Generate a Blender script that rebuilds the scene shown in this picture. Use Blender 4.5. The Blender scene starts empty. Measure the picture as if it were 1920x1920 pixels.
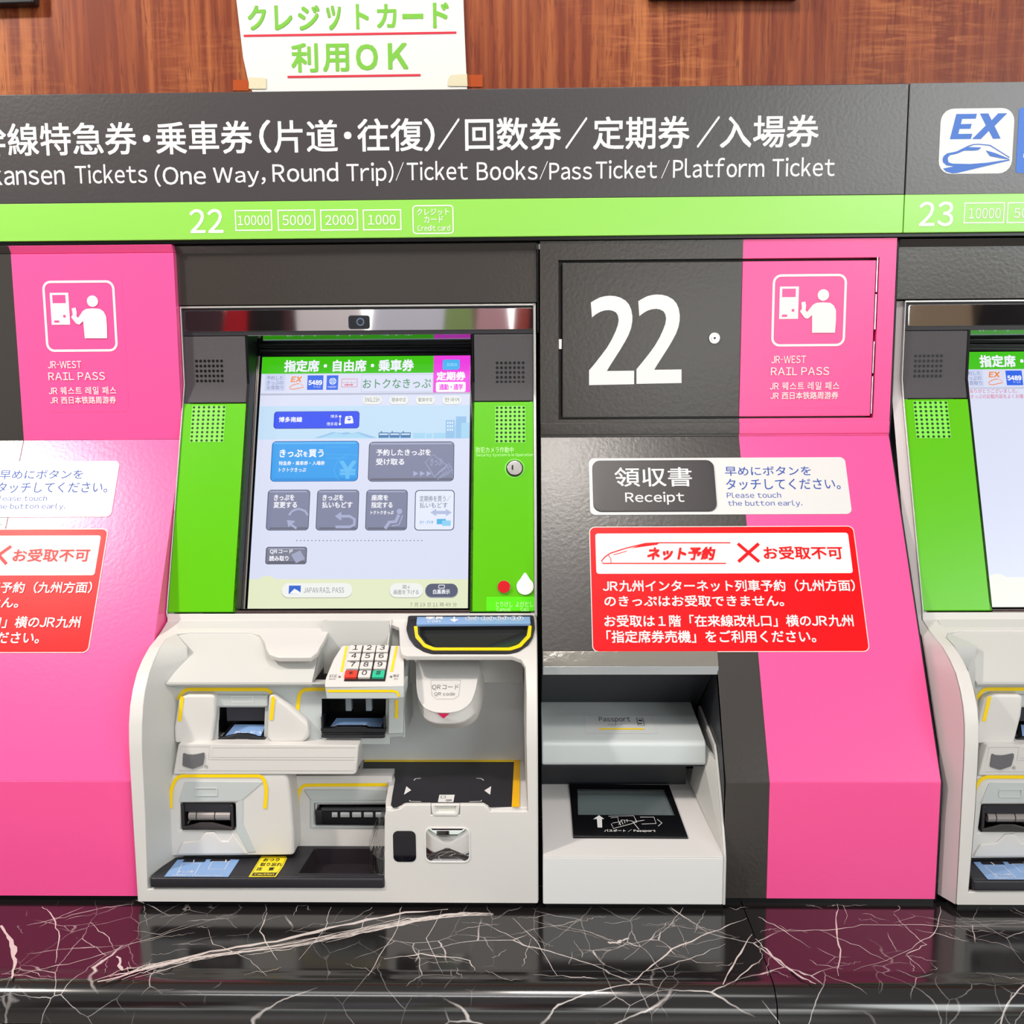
import bpy, math, random
from math import sin, cos, pi, sqrt, hypot
from mathutils import Vector, Matrix
from mathutils.geometry import delaunay_2d_cdt
S = bpy.context.scene
COL = S.collection
# ------------------------------------------------------------------ camera
F, PIT, YAW, ROL = 1900.0, 0.1331, 0.0208, -0.0068
CAM = Vector((0.0203, -1.6926, 0.7677))
FWD = Vector((-sin(YAW)*cos(PIT), cos(YAW)*cos(PIT), -sin(PIT)))
R0 = Vector((cos(YAW), sin(YAW), 0)); U0 = R0.cross(FWD)
RGT = R0*cos(ROL)+U0*sin(ROL); UPV = U0*cos(ROL)-R0*sin(ROL)
cd = bpy.data.cameras.new('camera'); cam = bpy.data.objects.new('camera', cd); COL.objects.link(cam)
cd.sensor_fit = 'HORIZONTAL'; cd.sensor_width = 36; cd.lens = 36*F/1920; cd.clip_start = .02
cam.matrix_world = Matrix(((RGT.x, UPV.x, -FWD.x, CAM.x), (RGT.y, UPV.y, -FWD.y, CAM.y), (RGT.z, UPV.z, -FWD.z, CAM.z), (0, 0, 0, 1)))
S.camera = cam
# ------------------------------------------------------------------ world, lamps, exposure
w = bpy.data.worlds.new('world'); S.world = w; w.use_nodes = True
bg = w.node_tree.nodes['Background']; bg.inputs[0].default_value = (1.0, .985, .97, 1); bg.inputs[1].default_value = .36
S.view_settings.view_transform = 'Standard'; S.view_settings.look = 'None'
S.view_settings.exposure = -0.14; S.view_settings.gamma = 1; S.view_settings.use_curve_mapping = False
def area(name, loc, target, sx, sy, watt, col=(1, 1, 1)):
    l = bpy.data.lights.new(name, 'AREA'); l.shape = 'RECTANGLE'; l.size = sx; l.size_y = sy; l.energy = watt; l.color = col
    o = bpy.data.objects.new(name, l); COL.objects.link(o); o.location = loc
    o.rotation_euler = (Vector(target)-Vector(loc)).to_track_quat('-Z', 'Y').to_euler(); return o
area('ceiling_lamp_row', (-.2, -1.9, 3.0), (0, -.3, .4), 2.6, .5, 14, (1, .97, .94))
area('front_fill', (-.4, -6.5, .95), (-.2, 0, .45), 6, 1.4, 100, (1, .985, .96))  # added frontal fill brightening the cavities and lower panels, no known source
area('card_fill', (-.6, -2.3, 2.6), (-.6, -3.3, 1.0), 1.6, .3, 26)  # added fill that only brightens the coloured cards reflected in the mirror strip
area('left_downlight', (-1.95, -1.40, 2.38), (-.815, -.046, .586), .18, .18, 58, (1, .93, .84))
area('centre_downlight', (.105, -1.28, 2.44), (.05, -.03, .64), .3, .3, 16, (1, .93, .86))
area('hall_windows', (3.6, -5.2, 2.2), (.6, 0, .9), 3.2, 2.4, 215, (.95, 1, .98))

# ------------------------------------------------------------------ materials
MC = {}
def hexc(c):
    if isinstance(c, str):
        c = c.lstrip('#'); c = [int(c[i:i+2], 16)/255 for i in (0, 2, 4)]
    return tuple(x/12.92 if x <= .04045 else ((x+.055)/1.055)**2.4 for x in c)+(1,)
def mat(col, rough=.5, metal=0., emit=0., bump=0., bscale=400., coat=0., spec=.5, trans=0., ior=1.45):
    k = (col, rough, metal, emit, bump, bscale, coat, spec, trans)
    if k in MC: return MC[k]
    m = bpy.data.materials.new('material_'+str(col).strip('#')); m.use_nodes = True
    nt = m.node_tree; b = nt.nodes['Principled BSDF']
    b.inputs['Base Color'].default_value = hexc(col); b.inputs['Roughness'].default_value = rough
    b.inputs['Metallic'].default_value = metal; b.inputs['Specular IOR Level'].default_value = spec
    b.inputs['Coat Weight'].default_value = coat; b.inputs['Coat Roughness'].default_value = .08
    b.inputs['Transmission Weight'].default_value = trans; b.inputs['IOR'].default_value = ior
    if emit:
        b.inputs['Base Color'].default_value = (.01, .01, .01, 1)
        b.inputs['Emission Color'].default_value = hexc(col); b.inputs['Emission Strength'].default_value = emit
    if bump:
        tc = nt.nodes.new('ShaderNodeTexCoord'); n = nt.nodes.new('ShaderNodeTexNoise'); n.inputs['Scale'].default_value = bscale; n.inputs['Detail'].default_value = 3
        bp = nt.nodes.new('ShaderNodeBump'); bp.inputs['Strength'].default_value = bump; bp.inputs['Distance'].default_value = .001
        nt.links.new(tc.outputs['Object'], n.inputs['Vector']); nt.links.new(n.outputs['Fac'], bp.inputs['Height']); nt.links.new(bp.outputs['Normal'], b.inputs['Normal'])
    MC[k] = m; return m
def E_(c, s=1.0): return mat(c, .25, 0, s*1.08)
DARK = mat('#37322f', .27, bump=.25, bscale=160, spec=.7)          # charcoal film on the cladding
SIGN = mat('#3b3639', .32, bump=.25, bscale=160, spec=.9)
LIME = mat('#8fd450', .32, bump=.1, bscale=160, spec=.9)
PINK = mat('#f9569a', .27, bump=.15, bscale=160)
WHT = mat('#efecec', .42); GREEN = mat('#5cbc02', .25, spec=.35)
SHELL = mat('#dad6d3', .42); SHELL2 = mat('#cbcac7', .42); GREYW = mat('#c3c8c8', .42)
BLK = mat('#0c0c0f', .3); BLKM = mat('#26242a', .5, bump=.3, bscale=900); GLOSSK = mat('#050507', .06); RUB = mat('#0d0c0f', .35, bump=1., bscale=120)
YEL = mat('#ffd600', .45); CHROME = mat('#d8d4d4', .04, 1.); STEEL = mat('#b9b6b2', .25, 1.); SPEAK = mat('#4a464a', .55, bump=.7, bscale=900)
LBLUE = mat('#86a8d8', .35); PRINTW = mat('#ebe8e8', .5); PRINTR = mat('#e8000c', .35, spec=.25); PRINTB = mat('#1d4aa8', .5); PRINTG = mat('#55585a', .5)
RED = mat('#d0101c', .12, coat=.6); GLASSC = mat('#ffffff', .02, 0, 0, 0, 400, 0, .5, 1.)
CLEAR = mat('#ffffff', .03, trans=1., ior=1.4)

# ------------------------------------------------------------------ surfaces
class Surf:
    def __init__(s, O, V, N): s.O = Vector(O); s.U = Vector((1, 0, 0)); s.V = Vector(V).normalized(); s.N = Vector(N).normalized()
    def uv(s, px, py):
        d = FWD+RGT*((px-960)/F)-UPV*((py-960)/F); t = (s.O-CAM).dot(s.N)/d.dot(s.N); q = CAM+d*t-s.O
        return (q.dot(s.U), q.dot(s.V))
    def p(s, u, v, h=0.): return s.O+s.U*u+s.V*v+s.N*h
    def off(s, h): return Surf(s.O+s.N*h, s.V, s.N)
    def scale(s, px, py):
        a = s.uv(px, py); b = s.uv(px+1, py); return hypot(a[0]-b[0], a[1]-b[1])
def VY(y): return Surf((0, y, 0), (0, 0, 1), (0, -1, 0))
def HZ(z): return Surf((0, 0, z), (0, 1, 0), (0, 0, 1))
def SL(A, B):
    v = Vector((0, B[0]-A[0], B[1]-A[1])).normalized(); return Surf((0, A[0], A[1]), v, Vector((0, -v.z, v.y)))

# ------------------------------------------------------------------ object helpers
ROOTS = {}
def thing(name, label, cat, loc, group=None):
    o = bpy.data.objects.new(name, None); COL.objects.link(o); o.location = loc; o['label'] = label; o['category'] = cat
    if group: o['group'] = group
    o.empty_display_size = .05; ROOTS[o.name] = Vector(loc); return o
def origin(o):
    while o and o.parent: o = o.parent
    return Vector(o.location) if o else Vector((0, 0, 0))
def mk(name, verts, faces, mats, parent=None, fm=None, smooth=False, label=None, kind=None, base=None):
    og = origin(parent) if parent else Vector(base or (0, 0, 0))
    me = bpy.data.meshes.new(name); me.from_pydata([tuple(Vector(v)-og) for v in verts], [], faces)
    for m in (mats if isinstance(mats, (list, tuple)) else [mats]): me.materials.append(m)
    if fm: me.polygons.foreach_set('material_index', fm)
    if smooth: me.shade_smooth()
    me.update()
    o = bpy.data.objects.new(name, me); COL.objects.link(o)
    if parent: o.parent = parent
    else: o.location = og
    if label: o['label'] = label
    if kind: o['kind'] = kind
    return o
def bevel(o, wd, seg=2, ang=.6):
    b = o.modifiers.new('bevel', 'BEVEL'); b.width = wd; b.segments = seg; b.limit_method = 'ANGLE'; b.angle_limit = ang
    for p in o.data.polygons: p.use_smooth = True
    o.modifiers.new('normals', 'WEIGHTED_NORMAL'); return o
def rrect(u0, v0, u1, v1, r, n=5):
    if r <= 0: return [(u0, v0), (u1, v0), (u1, v1), (u0, v1)]
    out = []
    for cx, cy, a0 in ((u1-r, v0+r, -90), (u1-r, v1-r, 0), (u0+r, v1-r, 90), (u0+r, v0+r, 180)):
        for k in range(n+1):
            a = math.radians(a0+90*k/n); out.append((cx+r*cos(a), cy+r*sin(a)))
    return out
def rnd(pts, r, n=4):
    """round the corners of a uv polygon"""
    out = []; N = len(pts)
    for i in range(N):
        p0, p1, p2 = Vector(pts[i-1]), Vector(pts[i]), Vector(pts[(i+1) % N])
        a = (p0-p1); b = (p2-p1); rr = min(r, a.length*.45, b.length*.45)
        if rr < 1e-6: out.append(tuple(p1)); continue
        s = p1+a.normalized()*rr; e = p1+b.normalized()*rr
        for k in range(n+1):
            t = k/n; q = s*(1-t)**2+p1*2*t*(1-t)+e*t*t; out.append(tuple(q))
    return out
def inside(pt, loops):
    c = False; x, y = pt
    for L in loops:
        j = len(L)-1
        for i in range(len(L)):
            if (L[i][1] > y) != (L[j][1] > y) and x < (L[j][0]-L[i][0])*(y-L[i][1])/(L[j][1]-L[i][1])+L[i][0]: c = not c
            j = i
    return c
def tri(loops, vlines=()):
    V, Ed = [], []
    for L in loops:
        b = len(V); V += [Vector(p) for p in L]; Ed += [(b+i, b+(i+1) % len(L)) for i in range(len(L))]
    us = [p[0] for L in loops for p in L]
    for v in vlines:
        b = len(V); V += [Vector((min(us)-.01, v)), Vector((max(us)+.01, v))]; Ed.append((b, b+1))
    r = delaunay_2d_cdt(V, Ed, [], 0, 1e-7); vs = r[0]; fs = []
    for f in r[2]:
        c = sum((vs[i] for i in f), Vector((0, 0)))/len(f)
        if inside(c, loops): fs.append(list(f))
    used = sorted({i for f in fs for i in f}); mp = {i: k for k, i in enumerate(used)}
    fs2 = []
    for f in fs:
        f = [mp[i] for i in f]; a, b, c = (vs[used[i]] for i in f[:3])
        if (b-a).cross(c-a) < 0: f = f[::-1]
        fs2.append(f)
    return [tuple(vs[i]) for i in used], fs2
def slab(fn, loops, depth, vlines=()):
    """fn(u,v,h)->point. front at h=0, back at h=-depth"""
    vs, fs = tri(loops, vlines); n = len(vs)
    V = [fn(u, v, 0) for u, v in vs]+[fn(u, v, -depth) for u, v in vs]
    Fc = [f for f in fs]+[[i+n for i in f[::-1]] for f in fs]
    ec = {}
    for f in fs:
        for i in range(3):
            e = (f[i], f[(i+1) % 3]); ec[e] = 1
    for (a, b) in list(ec):
        if (b, a) not in ec: Fc.append([b, a, a+n, b+n])
    return V, Fc
def plate(name, surf, outer, holes=(), depth=.005, m=None, parent=None, h=0., bev=0., label=None, px=True, rad=0., kind=None, base=None):
    cv = (lambda L: [surf.uv(*p) for p in L]) if px else (lambda L: list(L))
    o = cv(outer)
    if rad: o = rnd(o, rad)
    V, Fc = slab(lambda u, v, hh: surf.p(u, v, hh+h), [o]+[cv(x) for x in holes], depth)
    ob = mk(name, V, Fc, m, parent, label=label, kind=kind, base=base)
    if bev: bevel(ob, bev)
    return ob
def pxr(surf, x0, y0, x1, y1, r=0.):
    """uv rounded rectangle from two picture corners lying on surf"""
    a = surf.uv(x0, y0); b = surf.uv(x1, y1); return rrect(min(a[0], b[0]), min(a[1], b[1]), max(a[0], b[0]), max(a[1], b[1]), r*surf.scale(x0, y0))
def box(name, x0, x1, y0, y1, z0, z1, m, parent=None, bev=0., label=None, kind=None, base=None):
    V = [(x, y, z) for x in (x0, x1) for y in (y0, y1) for z in (z0, z1)]
    Fc = [(0, 1, 3, 2), (4, 6, 7, 5), (0, 4, 5, 1), (2, 3, 7, 6), (0, 2, 6, 4), (1, 5, 7, 3)]
    o = mk(name, V, Fc, m, parent, label=label, kind=kind, base=base)
    if bev: bevel(o, bev)
    return o
def extr(name, prof, x0, x1, m, parent=None, bev=0., label=None, kind=None, smooth=False, base=None):
    """closed (y,z) profile extruded along X"""
    n = len(prof); V = [(x0, y, z) for y, z in prof]+[(x1, y, z) for y, z in prof]
    Fc = [list(range(n))[::-1], list(range(n, 2*n))]+[[i, (i+1) % n, (i+1) % n+n, i+n] for i in range(n)]
    a = sum(prof[i][0]*prof[(i+1) % n][1]-prof[(i+1) % n][0]*prof[i][1] for i in range(n))
    if a < 0: Fc = [f[::-1] for f in Fc]
    o = mk(name, V, Fc, m, parent, label=label, kind=kind, base=base)
    if bev: bevel(o, bev)
    return o

# ------------------------------------------------------------------ flat print
TXT = {}
def _raw(s, res):
    cu = bpy.data.curves.new('t', 'FONT'); cu.body = s; cu.size = 1; cu.resolution_u = res; cu.fill_mode = 'FRONT'
    ob = bpy.data.objects.new('t', cu); COL.objects.link(ob)
    dg = bpy.context.evaluated_depsgraph_get(); me = bpy.data.meshes.new_from_object(ob.evaluated_get(dg))
    vs = [(v.co.x, v.co.y) for v in me.vertices]; fs = [list(p.vertices) for p in me.polygons]
    bpy.data.objects.remove(ob); bpy.data.curves.remove(cu); bpy.data.meshes.remove(me); return vs, fs
GL = {}
def _glyph(c, res):
    if (c, res) not in GL: GL[(c, res)] = _raw(c, res)
    return GL[(c, res)]
def glyphs(s, bold=0., res=3):
    """triangulated run of text; latin letters come from the same face as the japanese ones, set proportionally"""
    k = (s, bold, res)
    if k in TXT: return TXT[k]
    vs, fs = [], []
    if any('!' <= c <= '~' for c in s):
        x = 0.
        for c in s:
            if c == ' ': x += .30; continue
            asc = '!' <= c <= '~'
            if not asc:
                gv, gf = _glyph(c, res); n = len(vs); vs += [(q[0]+x, q[1]) for q in gv]; fs += [[i+n for i in f] for f in gf]; x += 1.; continue
            gv, gf = _glyph(chr(ord(c)+0xFEE0) if asc else c, res); a, b = min(q[0] for q in gv), max(q[0] for q in gv)
            n = len(vs); sh = x-a
            if c == '-': gv = [((q[0]-a)*.42+a, q[1]) for q in gv]; b = a+(b-a)*.42
            vs += [(q[0]+sh, q[1]) for q in gv]; fs += [[i+n for i in f] for f in gf]; x += b-a+.11
            if s.isdigit() and c == '1': x += .05
    else: vs, fs = _raw(s, res)
    if bold:
        n = len(vs); V0, F0 = vs, fs; vs, fs = [], []
        for j, (dx, dy) in enumerate(((-1, -1), (1, -1), (-1, 1), (1, 1))):
            vs += [(q[0]+dx*bold*.75, q[1]+dy*bold*.75, j) for q in V0]; fs += [[i+n*j for i in f] for f in F0]
    xs = [v[0] for v in vs] or [0, 1]; ys = [v[1] for v in vs] or [0, 1]
    TXT[k] = (vs, fs, min(xs), max(xs), min(ys), max(ys)); return TXT[k]
class Dec:
    """flat print laid on a real surface, each coat a tenth of a millimetre above the last"""
    def __init__(s, surf, h=.0004, step=.00012): s.s = surf; s.h = h; s.st = step; s.clip = None; s.V = []; s.F = []; s.M = []; s.mats = []
    def _m(s, m):
        if m not in s.mats: s.mats.append(m)
        return s.mats.index(m)
    def up(s): s.h += s.st
    def uvpoly(s, loops, m, keep=False):
        if s.clip:
            a0, a1, b0, b1 = s.clip; loops = [[(min(max(u, a0), a1), min(max(v, b0), b1)) for u, v in L] for L in loops]
            loops = [[p for i, p in enumerate(L) if hypot(p[0]-L[i-1][0], p[1]-L[i-1][1]) > 1e-6] for L in loops]; loops = [L for L in loops if len(L) > 2]
            if not loops: return
        vs, fs = tri(loops); b = len(s.V); s.V += [s.s.p(u, v, s.h) for u, v in vs]
        s.F += [[i+b for i in f] for f in fs]; s.M += [s._m(m)]*len(fs)
        if not keep: s.up()
    def poly(s, pts, m, holes=(), rad=0.):
        L = [s.s.uv(*p) for p in pts]
        if rad: L = rnd(L, rad)
        s.uvpoly([L]+[[s.s.uv(*p) for p in h] for h in holes], m)
    def rect(s, x0, y0, x1, y1, m, r=0., lw=0., m2=None):
        L = pxr(s.s, x0, y0, x1, y1, r)
        if lw:
            q = lw*s.s.scale(x0, y0); us = [p[0] for p in L]; vs = [p[1] for p in L]; rr = max(0, r*s.s.scale(x0, y0)-q)
            inn = rrect(min(us)+q, min(vs)+q, max(us)-q, max(vs)-q, rr)
            s.uvpoly([L, inn], m)
            if m2: s.uvpoly([inn], m2)
        else: s.uvpoly([L], m)
    def disc(s, cx, cy, r, m, ry=None, n=20, ring=0., keep=False):
        sc = s.s.scale(cx, cy); u, v = s.s.uv(cx, cy); ry = ry or r
        L = [[(u+r*sc*cos(2*pi*k/n), v+ry*sc*sin(2*pi*k/n)) for k in range(n)]]
        if ring: L.append([(u+(r-ring)*sc*cos(2*pi*k/n), v+(ry-ring)*sc*sin(2*pi*k/n)) for k in range(n)])
        s.uvpoly(L, m, keep)
    def line(s, pts, wpx, m, closed=False, uv=False):
        L = [Vector(p if uv else s.s.uv(*p)) for p in pts]; hw = wpx*s.s.scale(*(pts[0] if not uv else (960, 960)))/2; n = len(L); A, B = [], []
        for i in range(n):
            a = L[i-1] if (i or closed) else L[i]; b = L[(i+1) % n] if (i < n-1 or closed) else L[i]
            d = (b-a).normalized(); nn = Vector((-d.y, d.x)); A.append(L[i]+nn*hw); B.append(L[i]-nn*hw)
        k = len(s.V); s.V += [s.s.p(q.x, q.y, s.h) for q in A+B]; mi = s._m(m)
        for i in range(n if closed else n-1):
            j = (i+1) % n; s.F.append([k+i, k+n+i, k+n+j, k+j]); s.M.append(mi)
        s.up()
    def text(s, t, x0, y0, x1, y1, m, bold=0., shear=0., res=3):
        """ink box in picture pixels, measured at the middle of the run"""
        vs, fs, a0, a1, b0, b1 = glyphs(t, bold, res); xm, ym = (x0+x1)/2, (y0+y1)/2
        u0 = s.s.uv(x0, ym)[0]; u1 = s.s.uv(x1, ym)[0]; v0 = s.s.uv(xm, y1)[1]; v1 = s.s.uv(xm, y0)[1]
        sh = shear*(v1-v0); k = len(s.V); W = (u1-u0-abs(sh))
        for x, y, *j in vs:
            ty = (y-b0)/(b1-b0 or 1); s.V.append(s.s.p(u0+W*(x-a0)/(a1-a0 or 1)+sh*ty, v0+(v1-v0)*ty, s.h+(.00003*j[0] if j else 0)))
        s.F += [[i+k for i in f] for f in fs]; s.M += [s._m(m)]*len(fs)
    def build(s, name, parent=None, label=None, kind=None, base=None):
        if not s.F: return None
        return mk(name, s.V, s.F, s.mats, parent, s.M, label=label, kind=kind, base=base)
# ================================================================== SETTING
def nodes(m): return m.node_tree.nodes, m.node_tree.links
def wood():
    m = bpy.data.materials.new('reddish_wood_veneer'); m.use_nodes = True; N, L = nodes(m); b = N['Principled BSDF']; b.inputs['Roughness'].default_value = .42; b.inputs['Specular IOR Level'].default_value = .25
    tc = N.new('ShaderNodeTexCoord')
    def nz(sc, sx, sz, det, dist=0., loc=0.):
        mp = N.new('ShaderNodeMapping'); mp.inputs['Scale'].default_value = (sx, 1, sz); mp.inputs['Location'].default_value = (loc, loc, loc); mp.inputs['Rotation'].default_value = (0, .045, 0)
        n = N.new('ShaderNodeTexNoise'); n.inputs['Scale'].default_value = sc; n.inputs['Detail'].default_value = det; n.inputs['Distortion'].default_value = dist
        L.new(tc.outputs['Object'], mp.inputs[0]); L.new(mp.outputs[0], n.inputs['Vector']); return n.outputs['Fac']
    def mix(f, a, bb, fac=None, mode='MIX'):
        x = N.new('ShaderNodeMix'); x.data_type = 'RGBA'; x.blend_type = mode
        if isinstance(f, float): x.inputs[0].default_value = f
        else: L.new(f, x.inputs[0])
        for i, q in ((6, a), (7, bb)):
            if isinstance(q, str): x.inputs[i].default_value = hexc(q)
            else: L.new(q, x.inputs[i])
        return x.outputs[2]
    def ramp(f, lo, hi):
        r = N.new('ShaderNodeMapRange'); r.inputs[1].default_value = lo; r.inputs[2].default_value = hi; L.new(f, r.inputs[0]); return r.outputs[0]
    bands = ramp(nz(9, 1, .06, 4, .3), .35, .68)
    fine = ramp(nz(75, 1, .035, 5, .2, 3.1), .42, .64)
    pores = ramp(nz(300, 1, .07, 3, .9, 7.7), .54, .70)
    curl = ramp(nz(38, .3, 2.6, 3, 1.2, 5.5), .46, .70)
    pat = ramp(nz(5, 1, .8, 2, 0, 9.), .45, .62)
    c = mix(bands, '#8a4222', '#a76034'); c = mix(fine, '#722f18', c)
    cm = N.new('ShaderNodeMath'); cm.operation = 'MULTIPLY'; L.new(curl, cm.inputs[0]); L.new(pat, cm.inputs[1])
    cm2 = N.new('ShaderNodeMath'); cm2.operation = 'MULTIPLY'; L.new(cm.outputs[0], cm2.inputs[0]); cm2.inputs[1].default_value = .5
    c = mix(cm2.outputs[0], c, '#bd7443')
    pm = N.new('ShaderNodeMath'); pm.operation = 'MULTIPLY'; L.new(pores, pm.inputs[0]); pm.inputs[1].default_value = .75
    c = mix(pm.outputs[0], c, '#5e2412')
    L.new(c, b.inputs['Base Color']); return m
def marble():
    m = bpy.data.materials.new('black_marble_with_white_veins'); m.use_nodes = True; N, L = nodes(m); b = N['Principled BSDF']
    b.inputs['Roughness'].default_value = .13; b.inputs['Specular IOR Level'].default_value = .9
    tc = N.new('ShaderNodeTexCoord')
    def warp(sc, amt, src):
        n = N.new('ShaderNodeTexNoise'); n.inputs['Scale'].default_value = sc; n.inputs['Detail'].default_value = 4; L.new(src, n.inputs['Vector'])
        v = N.new('ShaderNodeVectorMath'); v.operation = 'MULTIPLY_ADD'; L.new(n.outputs['Color'], v.inputs[0]); v.inputs[1].default_value = (amt,)*3; L.new(src, v.inputs[2]); return v.outputs[0]
    def vein(sc, wdt, src, rot, scl, msc, lo, hi, off):
        mp = N.new('ShaderNodeMapping'); mp.inputs['Rotation'].default_value = (0, 0, rot); mp.inputs['Scale'].default_value = scl; mp.inputs['Location'].default_value = (off, off*.7, 0); L.new(src, mp.inputs[0])
        v = N.new('ShaderNodeTexVoronoi'); v.feature = 'DISTANCE_TO_EDGE'; v.inputs['Scale'].default_value = sc; L.new(mp.outputs[0], v.inputs['Vector'])
        r = N.new('ShaderNodeMapRange'); r.inputs[1].default_value = wdt; r.inputs[2].default_value = wdt*.25; L.new(v.outputs['Distance'], r.inputs[0])
        n = N.new('ShaderNodeTexNoise'); n.inputs['Scale'].default_value = msc; n.inputs['Detail'].default_value = 3; L.new(mp.outputs[0], n.inputs['Vector'])
        q = N.new('ShaderNodeMapRange'); q.inputs[1].default_value = lo; q.inputs[2].default_value = hi; L.new(n.outputs['Fac'], q.inputs[0])
        x = N.new('ShaderNodeMath'); x.operation = 'MULTIPLY'; L.new(r.outputs[0], x.inputs[0]); L.new(q.outputs[0], x.inputs[1]); return x.outputs[0]
    def add(a, c):
        x = N.new('ShaderNodeMath'); x.operation = 'MAXIMUM'; L.new(a, x.inputs[0]); L.new(c, x.inputs[1]); return x.outputs[0]
    w1 = warp(9, .03, tc.outputs['Object']); w2 = warp(24, .014, tc.outputs['Object'])
    v = add(vein(5, .007, w1, .5, (1, 1.7, 1), 4, .5, .6, 2.2), vein(10, .008, w2, -.5, (1, 1.5, 1), 6, .53, .66, 7.1))
    v = add(v, vein(17, .009, w2, .9, (1, .6, 1), 5, .48, .68, 4.4))
    x = N.new('ShaderNodeMix'); x.data_type = 'RGBA'; L.new(v, x.inputs[0]); x.inputs[6].default_value = hexc('#1a1718'); x.inputs[7].default_value = hexc('#cfc6c4')
    L.new(x.outputs[2], b.inputs['Base Color']); return m
WOOD, MARBLE = wood(), marble()
CT = -.008                                                       # top of the marble counter
box('wall_back', -3, 3, .035, .09, .992, 2.6, WOOD, kind='structure')
box('wall_recess', -3, 3, .16, .2, CT-.9, .992, BLK, kind='structure')
# the hall behind the photographer, seen only in the mirrors and in the gloss of the panels
box('floor', -9, 9, -10, -.8, CT-1.0, CT-.9, mat('#a9a6a2', .25), kind='structure')
wf = box('wall_far', -9, 9, -10.2, -10, CT-.9, 3.2, mat('#77706c', .6), kind='structure')
for k in range(9):
    wx = -8+2*k
    box('window_pane', wx-.85, wx+.85, -9.995, -9.97, CT-.7, 2.6, E_('#e8f4ea', 1.1), wf); box('window_frame', wx-.92, wx-.85, -10, -9.93, CT-.7, 2.6, BLKM, wf)
pt = box('reflection_card_rail', -4.2, 4.2, -3.36, -3.3, .2, .3, BLKM, kind='structure')  # invented rail out of view, carries the cards for the mirror strip
for a, b, c1, tl in ((-1.9, -1.50, '#4a343e', .05), (-1.50, -1.38, '#c01a2c', .06), (-1.38, -1.2, '#17151b', .03), (-1.2, -1.13, '#4a2a32', 0), (-1.12, -.78, '#f4f4f8', -.08), (-.78, -.42, '#dfe6f6', .06),
                     (-.42, -.26, '#8fae6c', .05), (-.26, -.08, '#d0a4ae', -.04), (-.08, .0, '#a8433c', .03), (.0, .22, '#1d1a20', .02), (1.75, 2.15, '#c4b296', .1), (2.15, 2.6, '#26232a', -.05)):
    V = [(a-tl, -3.3, .3), (b-tl, -3.3, .3), (b+tl, -3.26, 1.5), (a+tl, -3.26, 1.5)]
    mk('reflection_card', V+[(x, y-.01, z) for x, y, z in V], [(0, 1, 2, 3), (7, 6, 5, 4), (0, 3, 7, 4), (1, 5, 6, 2), (3, 2, 6, 7), (0, 4, 5, 1)], mat(c1, .6, bump=1., bscale=9), pt)  # made-up coloured cards standing in for the people reflected in the mirror strip
for cx in (-3.2, 2.4):
    c_ = box('column', cx-.3, cx+.3, -6.6, -6, CT-.9, 3.2, mat('#d8d2cc', .3), kind='structure')

# --- marble counter: two slabs with a mitred joint, bullnose edge, apron below
def counter_profile(y0):
    P = [(y0, CT)]; r = .034; yc = -.470; zc = CT-.040
    P += [(-.448, CT), (-.452, CT-.0025)]
    for k in range(0, 9): a = pi/2*k/8; P.append((yc-r*sin(a)+.006, zc+(.0375)*cos(a)))
    P += [(yc-r+.006, CT-.0475), (y0, CT-.0475)]
    return P
tc_ = thing('marble_counter', 'long black marble counter with white veins under the ticket machines', 'counter', (0, -.3, CT))
a_, b_ = HZ(CT).uv(1390, 1692), HZ(CT).uv(1446, 1830)
def xj(y): t = (y-a_[1])/(b_[1]-a_[1]); return a_[0]+(b_[0]-a_[0])*t if y > -.49 else a_[0]+(b_[0]-a_[0])*(-.49-a_[1])/(b_[1]-a_[1])
prof = counter_profile(.03); n = len(prof)
for xl, xr, nm in ((lambda y: -2.6, lambda y: xj(y)-.0006, 0), (lambda y: xj(y)+.0006, lambda y: 2.6, 1)):
    V = [(xl(y), y, z) for y, z in prof]+[(xr(y), y, z) for y, z in prof]
    Fc = [list(range(n)), list(range(n, 2*n))[::-1]]+[[i+n, (i+1) % n+n, (i+1) % n, i] for i in range(n)]
    o = mk('marble_slab', V, Fc, MARBLE, tc_); bevel(o, .0004, 1, 1.2)
xc = HZ(CT-.05).uv(1455, 1895)[0]
for x0, x1 in ((-2.6, xc-.0006), (xc+.0006, 2.6)):
    box('apron_slab', x0, x1, -.494, -.46, -.9, CT-.0505, MARBLE, tc_, bev=.001)
box('joint_strip', -2.6, 2.6, -.485, -.46, CT-.0505, CT-.0475, BLK, tc_)
TOP = HZ(CT)
random.seed(4)
def vein(pts, w0, w1, name='vein', jag=1.0, sub=5):
    d = VD; L = [Vector(TOP.uv(*p)) for p in pts]; Q = []
    for i in range(len(L)-1):
        for k in range(sub):
            q = L[i].lerp(L[i+1], k/sub); Q.append(q+Vector((random.uniform(-1, 1), random.uniform(-1, 1)*1.4))*.0016*jag)
    Q.append(L[-1]); n = len(Q); A, B = [], []
    for i, q in enumerate(Q):
        dd = (Q[min(i+1, n-1)]-Q[max(i-1, 0)]).normalized(); nn = Vector((-dd.y, dd.x)); t = i/(n-1)
        ww = (w0+(w1-w0)*t)*sin(pi*min(.97, max(.05, t)))**.5*random.uniform(.45, 1.3)*.0004
        A.append(q+nn*ww); B.append(q-nn*ww)
    b0 = len(d.V); d.h += .000001; d.V += [TOP.p(q.x, q.y, d.h) for q in A+B]; d.F += [[b0+i, b0+n+i, b0+n+i+1, b0+i+1] for i in range(n-1)]; d.M += [0]*(n-1)
VEIN = mat('#cfc4c0', .15); VD = Dec(TOP, .00012, 0); VD.mats = [VEIN]
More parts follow.
